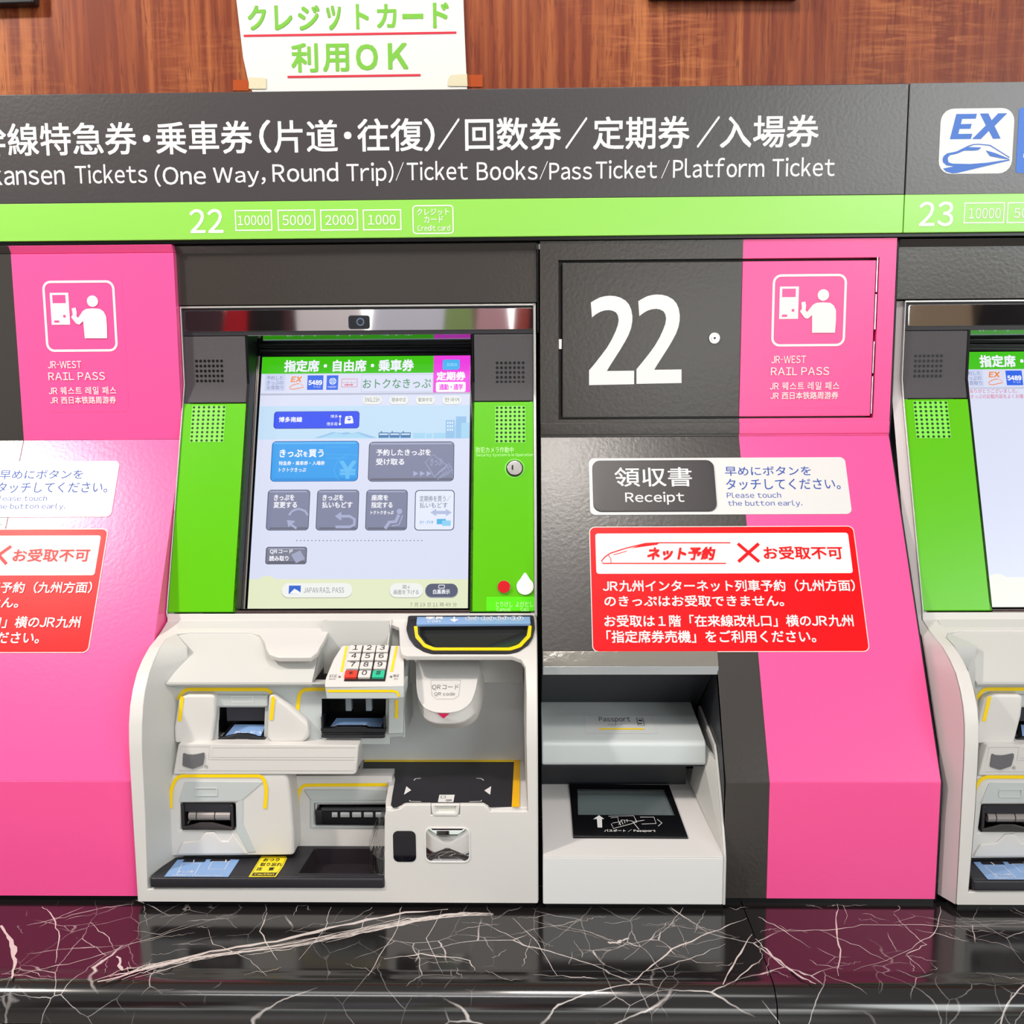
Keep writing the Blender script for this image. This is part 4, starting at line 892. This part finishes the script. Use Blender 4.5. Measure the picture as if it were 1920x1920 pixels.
    d = Dec(fl, .0006); d.uvpoly([[(X0+.009, .003), (X1-.009, .003), (X1-.007, .045), (X0+.016, .045)]], LBLUE); d.build('slot_label', so)
    d = Dec(fl, .0009); d.text('紙幣', 624, 1360, 652, 1365, PRINTW, .03); d.text('↑', 677, 1359, 689, 1365, PRINTW, .03); d.rect(694, 1357, 711, 1366, PRINTW, 1, 1); d.build('slot_lettering', so)
    plate('slot_lip', VW(Y-.013), [(601, 1366), (625, 1366), (630, 1363), (685, 1363), (690, 1366), (724, 1367), (722, 1373), (602, 1373)], (), .010, mat('#1a1a1f', .25), so, bev=.001)
    plate('slot_lip', VW(Y-.010), [(602, 1376), (722, 1376), (720, 1385), (606, 1385)], (), .008, mat('#26262c', .3), so, bev=.002)
    for xa in (648, 686): a = VW(Y+.01).uv(xa, 1318); box('slot_finger', a[0], a[0]+.009, Y+.008, Y+.02, Z1-.024, Z1-.002, mat('#8b959c', .35), so, bev=.001)
    for xa in (603, 719): a = VW(Y-.004).uv(xa, 1340); box('slot_guide', a[0], a[0]+.0035, Y-.010, Y+.01, Z0+.012, Z0+.038, mat('#1c1c22', .2), so, bev=.001)
    # pillar right of the banknote slot
    plate('slot_pillar', VW(WY-.010), [(729, 1306), (757, 1306), (756, 1376), (728, 1377)], (), .012, GREYW, t, bev=.002)
    # yellow guide lines
    def guide(S_, pts, w_=6, nm='yellow_line'):
        L = [Vector(S_.uv(*p)) for p in pts]; L = [Vector(q) for q in L]
        Q = [L[0]]
        for i in range(1, len(L)-1):
            r_ = min(.014, (L[i]-L[i-1]).length*.45, (L[i+1]-L[i]).length*.45); s_ = L[i]+(L[i-1]-L[i]).normalized()*r_; e_ = L[i]+(L[i+1]-L[i]).normalized()*r_
            Q += [s_*(1-k/6)**2+L[i]*2*(k/6)*(1-k/6)+e_*(k/6)**2 for k in range(7)]
        Q.append(L[-1]); d = Dec(S_, .0006); d.line([tuple(q) for q in Q], w_, YEL, uv=True); return d.build(nm, t)
    guide(WL, [(334, 1312), (345, 1292.5), (503, 1292.5), (512, 1304)], 7)
    guide(CF, [(342, 1306), (336.5, 1352)], 7)
    guide(VW(WY-.0165), [(513, 1306), (508.5, 1350)], 7)
    guide(WL, [(556, 1350), (562, 1292.5), (612, 1292)], 7)
    guide(VW(WY-.0105), [(744, 1312), (743.5, 1347)], 6)
    # ---- shelf band with count button
    BY = -.245; BW = VW(BY)
    zt = BW.uv(500, 1397)[1]; zb2 = BW.uv(500, 1452)[1]
    plate('shelf_band', BW, [(334, 1395), (673, 1398), (668.5, 1449), (664, 1453), (324, 1453)], (), .055, SHELL, t, bev=.0025)
    d = Dec(BW, .0003); gl = mat('#b9b4b2', .5)
    for L in ([(395, 1420), (400, 1402), (666, 1402), (665, 1420)], [(395, 1424), (664, 1425), (663, 1445), (335, 1445), (338, 1400), (393, 1400), (391, 1424)]): d.line(L, .8, gl, True)
    d.text('枚', 384, 1434, 390.5, 1441, mat('#9a9694', .5)); d.build('groove_lines', t)
    plate('count_button', BW, [(344, 1411), (351, 1414), (363, 1414.5), (372, 1413), (383.5, 1410.5), (384, 1418), (381, 1434), (362, 1441), (343, 1435)], (), .003, mat('#6a686c', .4), t, h=.002, rad=.002, bev=.0008, label='grey shield-shaped button')
    # ---- lower left module with ticket slot
    LF = VW(-.243)
    hole = [(350, 1506), (439, 1506), (440, 1556), (338, 1556), (341, 1506)][1:]
    plate('slot_housing', LF, [(322, 1452), (535, 1452), (541, 1462), (546, 1500), (551, 1560), (552, 1604), (302, 1606), (305, 1560), (313, 1480)], ([(340, 1507), (440, 1507), (441, 1556), (339, 1556)],), .05, SHELL, t, bev=.005)
    guide(LF.off(.0004), [(320.5, 1515), (321, 1478), (333, 1454.5), (493, 1454.5), (500, 1478), (497, 1516)], 7)
    plate('slot_brow', LF, [(347, 1465), (493, 1466), (452, 1501), (336, 1503)], (), .004, GREYW, t, h=.0012, bev=.0012, rad=.003)
    plate('slot_flank', LF, [(447, 1502), (456, 1498), (456, 1545), (480, 1597), (466, 1599), (443, 1558)], (), .004, GREYW, t, h=.0012, bev=.0012)
    plate('slot_apron', LF, [(372, 1575), (386, 1560), (403, 1559), (417, 1576), (428, 1576), (437, 1561), (465, 1600), (332, 1601), (343, 1578)], (), .004, SHELL, t, h=.003, bev=.003)  # apron with the W-shaped shadow below the slot cut into its upper outline
    plate('embossed_mark', LF, pxr(LF, 366, 1476, 408, 1491, 2), (pxr(LF, 367.2, 1477, 406.8, 1490, 1.5),), .0006, em, t, h=.0026, px=False)
    so, X0, X1, Z0, Z1, Y = pocket(t, LF, 339, 1506, 440, 1556, .05, 'ticket_slot')
    a = .008
    for k, (fa, fb) in enumerate(((.13, .27), (.29, .62), (.64, .92))):
        extr('roller', [(Y+.006+.007*cos(j*pi/6), (Z0+Z1)/2-.001+.007*sin(j*pi/6)) for j in range(12)], X0+(X1-X0)*fa, X0+(X1-X0)*fb, mat('#9a9290', .25, .3), so)
    for fa in (.0, .93): box('slot_guide', X0+(X1-X0)*fa+.0005, X0+(X1-X0)*fa+.005, Y-.002, Y+.012, Z0+.002, Z1-.002, mat('#2a272a', .2), so, bev=.0015)
    plate('slot_lip', LF, [(342, 1553), (342, 1549), (360, 1545), (375, 1541), (400, 1541), (416, 1545), (437, 1550), (437, 1555)], (), .004, mat('#3a3436', .2), so, h=.004, bev=.001)
    box('slot_hood', X0+.002, X1-.002, Y+.002, Y+.006, Z1-.014, Z1, mat('#24242c', .2), so)
    # ---- lower right wall with the wide receipt slot
    RF = VW(-.197)
    plate('slot_wall', RF, [(540, 1455), (735, 1455), (735, 1590), (552, 1590), (546, 1560)], ([(594, 1508), (724, 1508), (724, 1546), (592, 1546)],), .03, SHELL, t, bev=.0)
    guide(RF, [(558.5, 1530), (559, 1490), (567, 1472), (726, 1471)], 6.5)
    plate('slot_brow', RF, [(570, 1480), (726, 1480), (726, 1499), (583, 1499)], (), .004, GREYW, t, h=.003, bev=.002)
    plate('slot_surround', RF, [(582, 1499), (726, 1499), (726, 1552), (582, 1552)], ([(590, 1506), (724, 1506), (724, 1547), (589, 1547)],), .005, GREYW, t, h=.002, bev=.0012)
    so, X0, X1, Z0, Z1, Y = pocket(t, RF.off(.003), 590, 1506, 724, 1547, .04, 'receipt_slot')
    extr('slot_body', [(Y-.002, Z0+.002), (Y-.002, Z1-.012), (Y+.01, Z1-.006), (Y+.02, Z0+.002)], X0+.012, X1, mat('#101014', .2), so)
    box('slot_knob', X0+.001, X0+.012, Y-.004, Y+.01, Z0+.001, Z1-.010, mat('#221f24', .15), so, bev=.002)
    box('roller_bar', X0+.010, X1, Y-.001, Y+.004, Z1-.012, Z1-.008, mat('#4a4a4e', .2), so)
    for xa in (622, 638, 660, 682, 704):
        a = VW(Y-.003).uv(xa, 1523); box('roller', a[0], a[0]+.0145 if xa > 630 else a[0]+.009, Y-.0045, Y, a[1]-.008, a[1], mat('#c8ccce', .2, .6), so, bev=.001)
    # ---- reader block on the right
    zr = .1475; RT = HZ(zr)
    foot = [RT.uv(*p) for p in [(729, 1521), (722, 1516), (723, 1500), (728, 1474), (727, 1461), (718, 1455), (669, 1453), (676, 1427)]]
    foot = [(u, max(v, -.291)) for u, v in foot]+[(.016, -.112), (.016, -.291)]
    V, Fc = slab(lambda u, v, h: RT.p(u, v, h), [foot], .012); bevel(mk('reader_block', V, Fc, SHELL, t), .002)
    f2 = [q for q in foot if q[0] > -.235]; f2 = [foot[0], foot[1], foot[2], foot[3], (foot[3][0], -.113), (.016, -.112), (.016, -.291)]
    V, Fc = slab(lambda u, v, h: RT.p(u+.003 if u < -.1 else u, v, h-.0121), [f2], .13); mk('block_wall', V, Fc, SHELL, t)
    # black reader plate
    bp = [(682.5, 1428), (966, 1426), (959, 1513), (918, 1514), (912, 1509), (902, 1505.5), (760, 1505.5), (750, 1511), (744, 1514.5), (737, 1515), (733, 1510), (736, 1490), (741, 1462), (739, 1453), (731, 1446.5), (681, 1446)]
    pl = plate('reader_plate', RT, bp, (), .001, BLKM, t, h=.0012)
    d = Dec(RT, .0016)
    d.poly([(683, 1425.5), (975, 1425), (975, 1430.5), (683, 1430.5)], YEL); d.poly([(964, 1426), (975, 1426), (974, 1515), (959.5, 1515)], mat('#f4b800', .45)); d.build('yellow_line', t)
    for q in ([(762, 1476), (771, 1483.5), (757.5, 1492)], [(921, 1476), (919, 1492), (908, 1484)]):
        e_ = Dec(RT, .0016); e_.poly(q, PRINTW); e_.build('arrow_mark', pl)
    for q in ([(776, 1465), (779, 1462), (789, 1461)], [(893, 1461), (902, 1461.5), (907, 1465)], [(768, 1502), (769, 1504.5), (790, 1505)], [(903, 1502), (902, 1504.5), (880, 1505)]):
        e_ = Dec(RT, .0016); e_.line(q, 1.8, PRINTW); e_.build('corner_mark', pl)
    d = Dec(RT, .0016); d.rect(824, 1492, 850, 1506, PRINTW, 1); d.rect(827, 1494, 835, 1499, BLKM, .5, 1); d.text('QR', 836, 1501, 847, 1505, BLKM, .02); d.build('plate_print', pl)
    # finger notch under the plate
    FV = VW(-.2962)
    hn = plate('finger_notch', FV, [(808, 1508), (862, 1508), (860, 1526), (856, 1530), (814, 1530), (810, 1526)], ([(816, 1512), (855, 1512), (853, 1523), (818, 1523)],), .006, mat('#e2dedb', .4), t, h=.001, bev=.0015)
    plate('notch_pad', FV, [(815, 1511), (856, 1511), (854, 1524), (817, 1524)], (), .002, mat('#e0dcd4', .4), hn, h=-.002)
    # sensor window and convex mirror
    plate('sensor_window', FV, pxr(FV, 736.5, 1558, 780.5, 1616, 10), (), .002, mat('#0c0a14', .05), t, h=.0006, px=False, bev=.0005, label='black rounded sensor window')
    mr = plate('mirror_rim', FV, pxr(FV, 796, 1551, 881.5, 1617, 12), (pxr(FV, 798, 1553, 880, 1615, 11),), .002, mat('#e8e4e2', .3), t, h=.001, px=False)
    a = FV.uv(798, 1553); b = FV.uv(880, 1615); cx, cz, rx, rz = (a[0]+b[0])/2, (a[1]+b[1])/2, (b[0]-a[0])/2, (a[1]-b[1])/2
    V, Fc = [], []; N_ = 14; NN = 40
    ol = rrect(-rx, -rz, rx, rz, .008, 9)
    for k in range(N_+1):
        f_ = k/N_
        for x_, z_ in ol: V.append((cx+x_*f_, -.2965-.0035*(1-f_*f_), cz+z_*f_))
    m_ = len(ol); Fc = [[k*m_+i, k*m_+(i+1) % m_, (k+1)*m_+(i+1) % m_, (k+1)*m_+i] for k in range(N_) for i in range(m_)]
    mk('convex_mirror', V, Fc, mat('#eceaea', .02, 1.), t, smooth=True, label='small convex mirror')
    # ---- coin hopper in the top of the shell
    def bs(pts): return [body_uv(*p) for p in pts]
    def bplate(name, outer, holes, dep, h, m, par, bev=0.):
        V, Fc = slab(lambda u, v, hh: body_pt(u, v, hh+h), [rnd(bs(outer), .004)]+[rnd(bs(x), .004) for x in holes], dep, BS[1:8])
        o = mk(name, V, Fc, m, par)
        if bev: bevel(o, bev)
        return o
    hp = bplate('coin_hopper', [(765, 1157), (1001, 1156), (1003, 1180), (999, 1197), (990, 1211), (972, 1223), (955, 1227), (810, 1227), (795, 1223), (778, 1213), (767, 1198), (762, 1182)], ([(787, 1177), (990, 1176), (985, 1195), (972, 1211), (955, 1217), (815, 1217), (800, 1211), (788, 1194)],), .009, .0035, BLKM, t, .0015)
    bplate('yellow_line', [(776, 1178), (783, 1178), (784, 1194), (798, 1212), (815, 1218.5), (955, 1218.5), (972, 1213), (988, 1196), (991, 1177), (997, 1177), (995, 1198), (978, 1217), (958, 1223.5), (812, 1223.5), (794, 1217), (779, 1200)], (), .0006, .0042, YEL, hp)
    Q = SL((-.172, .3675), (-.119, .383))
    lb = plate('hopper_label', Q, [(783, 1158), (993, 1157.5), (995, 1176), (781, 1177.5)], (), .004, LBLUE, hp, h=.0065, bev=.0006, rad=.002)
    class BD(Dec): pass
    d = Dec(Q, .0068)
    d.text('硬貨', 799, 1160, 832, 1168, PRINTW, .04); d.text('Coin', 802, 1168.5, 826, 1174, PRINTW, .01)
    d.line([(852, 1161), (852, 1171)], 3, PRINTW); d.poly([(843, 1168), (861, 1168), (852, 1173.5)], PRINTW)
    for x, s_ in ((885.5, '500'), (914.5, '100'), (941.5, '50'), (969, '10')): d.disc(x, 1167, 13, PRINTW, 9.5, ring=1.2); d.text(s_, x-8, 1164, x+8, 1169.5, PRINTW, .03)
    d.build('label_print', lb)
    P = [body_pt(*body_uv(*q), -.004) for q in [(779, 1174), (996, 1174), (990, 1203), (958, 1219), (812, 1219), (784, 1201)]]
    c1, c2 = body_pt(*body_uv(836, 1209), -.022), body_pt(*body_uv(858, 1209), -.022)
    V = P+[c1, c2]
    mk('funnel', V, [(0, 6, 7, 1), (1, 7, 2), (2, 7, 3), (3, 7, 6, 4), (4, 6, 5), (5, 6, 0)], [mat('#2a2b2a', .25)], hp)
    # ---- keypad on its bracket
    KS = SL((-.262, VW(-.262).uv(685, 1286)[1]), (-.195, VW(-.195).uv(692, 1228)[1]+.0))
    kp_out = [(642, 1211), (752, 1211), (757, 1240), (757, 1287), (609, 1288), (611, 1272), (626, 1236)]
    kp = plate('keypad', KS, kp_out, (), .014, SHELL, t, bev=.0025, rad=.003)
    ft = VW(KS.p(0, 0).y-.0005)
    plate('keypad_front', VW(-.263), [(609, 1288), (757, 1286), (757, 1309), (745, 1311), (612, 1311)], (), .05, GREYW, kp, bev=.002)
    d = Dec(VW(-.2632), .0004); d.line([(614, 1295.5), (738, 1295.5), (745, 1298), (748, 1306)], 5, YEL); d.build('yellow_line', kp)
    d = Dec(KS, .0004); d.poly([(648, 1212), (652, 1212), (642.5, 1260), (638, 1260)], YEL); d.poly([(742, 1212), (746, 1212), (736.5, 1260), (731.5, 1260)], YEL)
    g_ = mat('#6c6a6c', .5)
    d.text('訂正', 618, 1265, 632, 1270.5, g_); d.text('Reenter', 617, 1272, 630, 1275, g_); d.poly([(635, 1267), (640, 1269.5), (635, 1272)], g_); d.text('確認', 737, 1265, 748, 1270, g_); d.text('Set', 739, 1272, 747, 1275, g_); d.poly([(735, 1267), (735, 1272), (730, 1269.5)], g_)
    d.poly([(657, 1212), (733, 1212), (722, 1278), (645, 1278)], mat('#2a2024', .5)); d.build('keypad_print', kp)
    keys = '123456789*0#'
    rows = [(1220, [667.5, 693, 717.5]), (1235.5, [664.5, 690, 715.5]), (1251.5, [662, 687, 713]), (1267.5, [658.5, 684, 710])]
    for i, c in enumerate(keys):
        y, xs_ = rows[i//3]; x = xs_[i % 3]
        m_ = mat('#e8402e', .4) if c == '*' else mat('#2fbf94', .4) if c == '#' else mat('#dcd7d4', .4)
        k = plate('key', KS, pxr(KS, x-10, y-6.3, x+9.8, y+6.3, 1.5), (), .005, m_, kp, h=.0042, px=False, bev=.0012, label={'*': 'red star key', '#': 'green hash key'}.get(c))
        d = Dec(KS, .0045); d.text(c, x-5, y-6, x+4.5, y+2.5, mat('#2a2626', .5), .008); d.build('numeral', k)
    # ---- code reader nose
    NS = SL((-.262, VW(-.262).uv(835, 1336)[1]), (-.160, VW(-.160).uv(838, 1240)[1]))
    top = [NS.uv(*p) for p in [(782, 1234), (896, 1234), (897, 1250), (889, 1295), (880, 1318), (862, 1331), (840, 1335), (815, 1334), (797, 1326), (786, 1308), (783, 1285)]]
    bot = [(p[0]*1.0, p[1]) for p in top]
    tp_ = [NS.p(u, v) for u, v in rnd(top, .01, 3)]; n = len(tp_)
    cu_ = sum(q.x for q in tp_)/n
    mid = [Vector((q.x+(.006 if q.x > cu_ else -.001), q.y+.004, q.z-.020)) for q in tp_]; low = [Vector((q.x+(.010 if q.x > cu_ else 0), q.y+.030, q.z-.036)) for q in tp_]
    V = tp_+mid+low; Fc = [list(range(n))[::-1] if (tp_[1]-tp_[0]).cross(tp_[2]-tp_[1]).dot(NS.N) < 0 else list(range(n))]
    Fc += [[k*n+i, (k+1)*n+i, (k+1)*n+(i+1) % n, k*n+(i+1) % n] for k in range(2) for i in range(n)]+[[2*n+i for i in range(n)][::-1]]
    no = mk('code_reader', V, Fc, mat('#d9d6d4', .42), t); bevel(no, .003, 3, .5)
    d = Dec(NS, .0004); gl = mat('#aaa6a4', .5)
    d.line([(808, 1275.5), (863.5, 1275.5), (860, 1305), (851, 1311), (818, 1311), (810, 1304)], .9, gl, True)
    d.text('QRコード', 810, 1284, 860, 1294.5, mat('#7c7878', .5)); d.text('QR code', 814, 1298, 853, 1306, mat('#7c7878', .5)); d.build('nose_print', no)
    yF = NS.p(0, 0).y; d = Dec(VW(-.2625), .0012); d.poly([(820, 1337), (843.5, 1337), (832, 1347)], mat('#c01a50', .4)); d.build('red_arrow', no)
    # ---- coin tray
    TZ = .0415; TT = HZ(TZ)
    outer = [TT.uv(*p) for p in [(281.5, 1643), (322, 1607), (500, 1606), (552, 1588), (566, 1583), (724, 1583), (721.5, 1643)]]
    outer = [(u, max(v, -.2935)) for u, v in outer]
    bo = [TT.uv(*p) for p in [(561, 1636), (590, 1590), (700, 1590), (712, 1637)]]
    V, Fc = slab(lambda u, v, h: TT.p(u, v, h), [outer, bo], .018); tr = mk('coin_tray', V, Fc, BLKM, t); bevel(tr, .002)
    bz_ = .016; bm = [((u-bo[0][0])*.86+bo[0][0]+.008, v*.9-.024) for u, v in bo]
    V = [TT.p(u, v, -.001) for u, v in bo]+[(u, v+.002, bz_) for u, v in bm]
    mk('coin_bowl', V, [(0, 4, 5, 1), (1, 5, 6, 2), (2, 6, 7, 3), (3, 7, 4, 0), (4, 7, 6, 5)], mat('#2c262a', .25), tr, smooth=False)
    box('tray_front', outer[0][0]+.0005, outer[-1][0]-.0005, -.2995, -.285, VY(-.2995).uv(500, 1666)[1], TZ-.0005, mat('#2a282e', .35), tr, bev=.003)
    d = Dec(TT, .0006)
    d.poly([(307.5, 1644.5), (333, 1612.5), (346, 1612), (342, 1617), (384, 1617), (387, 1612), (396, 1612), (393, 1616), (428, 1616), (433, 1612), (449, 1612.5), (428, 1645)], LBLUE)
    for q in ([(331, 1641), (342, 1620), (376, 1620), (365, 1640)], [(390, 1631), (398, 1616), (430, 1616), (421, 1631)]): d.line(q, 1.2, PRINTW, True)
    d.line([(363, 1618), (364, 1613)], 2, PRINTW); d.line([(423, 1618), (424, 1613)], 2, PRINTW); d.text('Tickets / Commuter Pass', 322, 1641, 417, 1644.5, PRINTW); d.text('きっぷ類', 333, 1634, 363, 1638, PRINTW)
    d.build('tray_label', tr)
    d = Dec(TT, .0006); d.poly([(466, 1645), (490, 1606), (536, 1606), (538, 1610), (531, 1625), (517, 1645)], mat('#f4dc28', .4)); dk = mat('#2a2418', .5)
    d.line([(470, 1643), (491, 1607.5), (534, 1607.5), (535.5, 1610), (529, 1624), (515, 1643.5)], .7, dk, True)
    d.text('おつり', 494, 1610, 524, 1616, dk, .03); d.text('取り忘れ', 488, 1618.5, 529, 1625, dk, .03); d.text('注　意', 481, 1627, 514, 1633, dk, .03); d.poly([(472, 1643), (475.5, 1637), (519, 1637), (515.5, 1643)], dk); d.text('Caution', 477, 1638, 514, 1642, mat('#f4dc28', .4), .02)
    d.build('caution_sticker', tr)
    # clear cover over the end of the bowl
    c0 = HZ(.045).uv(682, 1636); c1 = HZ(.045).uv(719, 1636)
    def arc(z, r_, y0, x_off, n=9):
        return [Vector((-.2+.0-x_off-r_*cos(a), y0-r_*1.15*sin(a), z)) for a in [pi/2*k/(n-1)*1.0 for k in range(n)]]
    xR = c1[0]+.001
    def ring(z, w_, yb, yf): return [Vector((xR-w_*sin(min(pi/2, a)), yf+(yb-yf)*(1-cos(a))/1., z)) for a in [pi/2*k/8 for k in range(9)]]
    R_ = [ring(.043, .030, -.215, -.292), ring(.066, .030, -.212, -.288), ring(.082, .024, -.206, -.262), ring(.104, .011, -.203, -.225), ring(.108, .004, -.203, -.215)]
    V = [q for r_ in R_ for q in r_]; m_ = 9
    Fc = [[k*m_+i, k*m_+i+1, (k+1)*m_+i+1, (k+1)*m_+i] for k in range(4) for i in range(m_-1)]
    cv = mk('clear_cover', V, Fc, CLEAR, t, smooth=False, label='clear plastic cover over the coin bowl'); so_ = cv.modifiers.new('thickness', 'SOLIDIFY'); so_.thickness = .0018
    # floor of the whole cavity so nothing is seen through
    box('cavity_floor', MX0+.012, -.19, -.285, -.15, .001, .012, GREYW, t)
    extr('cavity_step', [(A_[0]+.001, A_[1]), (B_[0]+.001, B_[1]), (-.09, .385), (-.09, A_[1])], -.206, -.2045, SHELL2, t)
    box('cavity_back', MX0+.012, .015, -.09, -.085, .1, .385, SHELL2, t)

t, scr, SC, sb = build_machine()
lower_body(t)
screen_names = []
# ---- the second machine: copies of every part, then its own screen
t2 = t.copy(); COL.objects.link(t2); t2.location = t.location+Vector((1.2, 0, 0)); ROOTS[t2.name] = Vector(t2.location)
t2['label'] = 'ticket machine cut by the right picture edge, thank-you message on its screen'
scr2 = None
for ch in list(t.children):
    c = ch.copy(); COL.objects.link(c); c.parent = t2
    if ch is scr: scr2 = c
    for g in ch.children:
        q = g.copy(); COL.objects.link(q); q.parent = c
CLP = (sb[0], sb[1], sb[2], sb[3])
screen_22(scr, SC, CLP)
SC2 = Surf(SC.O, SC.V, SC.N); screen_23(scr2, SC2, 1.2, CLP)
side_flare(t2, 1.2)
for o in (t, t2):
    if '_scr' in o: del o['_scr']

# ================================================================== PASSPORT READER
def passport():
    x0, x1 = XL-.0008, .2992
    X = lambda px, py: (lambda q: (q[1], q[2]))(side_pt(px, py, x1))
    def side_pt(px, py, xx):
        d = FWD+RGT*((px-960)/F)-UPV*((py-960)/F); k = (xx-CAM.x)/d.x; return CAM+d*k
    t = thing('passport_reader', 'white and grey passport reader set into the charcoal cladding, glass plate in front', 'passport reader', ((x0+x1)/2, -.296, 0))
    FR = VY(-.296); zf = FR.uv(1190, 1605)[1]
    hx = x1-.008
    # side cheek outline read on its own plane
    side = [(-.296, .0), (-.296, zf-.004), (-.292, zf+.006), (-.262, .135), (-.215, .195), (-.20, .208), (-.062, .222), (-.05, .22), (-.05, 0)]
    lc = extr('side_cheek', side, x1-.004, x1, SHELL2, t, bev=.0012)
    box('front_panel', x0, x1-.0041, -.296, -.288, .0, zf-.002, mat('#e2e1e0', .45), t, bev=.002)
    box('base_gasket', x0+.004, x1-.002, -.288, -.2, CT, -.0005, BLK, t)
    # deck
    zd = VY(-.12).uv(1180, 1467)[1]
    DA, DB = (-.296, zf-.001), (-.12, zd); DK = SL(DA, DB); LD = hypot(DB[0]-DA[0], DB[1]-DA[1])
    hole = [DK.uv(*p) for p in [(1068, 1473), (1254, 1475), (1290, 1572), (1075, 1571)]]
    plate('deck', DK, [(x0, 0), (x1-.0041, 0), (x1-.0041, LD+.04), (x0, LD+.04)], (hole,), .008, mat('#d2cecd', .45), t, px=False, bev=.0015)
    # inner cheek widening towards the front
    a = DK.p(x1-.0045, .004); b = Vector((hx-.020, -.13, zd+.002)); c = Vector((hx-.012, -.16, .205)); d_ = Vector((x1-.0045, -.215, .190))
    V = [a, b, c, d_]; mk('inner_cheek', V+[q+Vector((.003, 0, 0)) for q in V], [(0, 3, 2, 1), (4, 5, 6, 7), (0, 4, 7, 3)], SHELL2, t)
    # hood
    HY0 = -.20
    zh0, zh1 = VY(HY0).uv(1180, 1436)[1], VY(HY0).uv(1180, 1393)[1]; zh2 = VY(-.055).uv(1180, 1318)[1]
    hr = VY(HY0).uv(1324, 1410)[0]
    prof = [(HY0+.003, zh0), (HY0, zh0+.004), (HY0, zh1-.006), (HY0+.003, zh1-.001), (HY0+.010, zh1+.002), (-.055, zh2), (-.045, zh2), (-.045, zh0), (-.12, zh0)]
    hd = extr('hood', prof, x0, hr, mat('#ccd2d3', .38), t, bev=.003)
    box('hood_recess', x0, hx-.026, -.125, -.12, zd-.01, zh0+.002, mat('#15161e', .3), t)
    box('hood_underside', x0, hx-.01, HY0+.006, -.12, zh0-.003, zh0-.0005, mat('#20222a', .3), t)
    HT = SL((HY0+.010, zh1+.002), (-.055, zh2))
    d = Dec(HT, .0004); d.rect(1095, 1342, 1234, 1376, mat('#d0d3d4', .25), 1); bk = mat('#3c4044', .5)
    d.text('Passport', 1123, 1344.5, 1182, 1356, bk, .006); d.text('パスポート', 1139, 1357, 1167, 1361.5, bk); d.rect(1192.5, 1346, 1209, 1361, bk, 2, 1.3); d.disc(1200.5, 1351.5, 4, bk); d.rect(1197, 1356.5, 1204, 1358.5, bk)
    d.line([(1123, 1367.5), (1208, 1367.5)], 5.5, YEL); d.build('hood_sticker', hd)
    # glass plate in its black frame
    fo = [(1067, 1472), (1254, 1474), (1290, 1573), (1075, 1571)]; fi = [(1083, 1483), (1245, 1484), (1265, 1531), (1084, 1530)]
    fr = plate('glass_frame', DK, fo, (fi,), .012, mat('#0e0e11', .25), t, h=.003, bev=.0012)
    box('scanner_pit', DK.uv(1078, 1500)[0]-.01, DK.uv(1280, 1500)[0], -.24, -.10, .02, .03, mat('#8d9498', .5), t)
    V = [DK.p(*DK.uv(*p), -.009) for p in fi]; V += [q+Vector((0, 0, -.05)) for q in V]
    mk('pit_wall', V, [(0, 4, 5, 1), (1, 5, 6, 2), (2, 6, 7, 3), (3, 7, 4, 0), (4, 7, 6, 5)], mat('#b9c0c2', .5), fr)
    plate('scanner_glass', DK, fi, (), .002, mat('#c6d2d4', .04, trans=.85), fr, h=.0008)
    d = Dec(DK, .0034); d.poly([(1123, 1532), (1133, 1539), (1128.5, 1539), (1129, 1555), (1120.5, 1555), (1119, 1539), (1112, 1539.5)], PRINTW)
    for q in ([(1141, 1534), (1188, 1533), (1194, 1545), (1180, 1549), (1150, 1557), (1146, 1548)], [(1145, 1537), (1158, 1536), (1160, 1545), (1148, 1547)], [(1160, 1550), (1165, 1541), (1185, 1543), (1198, 1559)], [(1200, 1536), (1226, 1536), (1230, 1548), (1203, 1549)], [(1232, 1540), (1241, 1547), (1234, 1553)], [(1188, 1545), (1208, 1542)]): d.line(q, 1, PRINTW)
    for i in range(4): d.line([(1164+4*i, 1552-2*i), (1160+5*i, 1544-i)], .9, PRINTW)
    d.text('パスポート / Passport', 1133, 1560, 1229, 1565.5, PRINTW, .01); d.build('frame_print', fr)
    return t
passport()
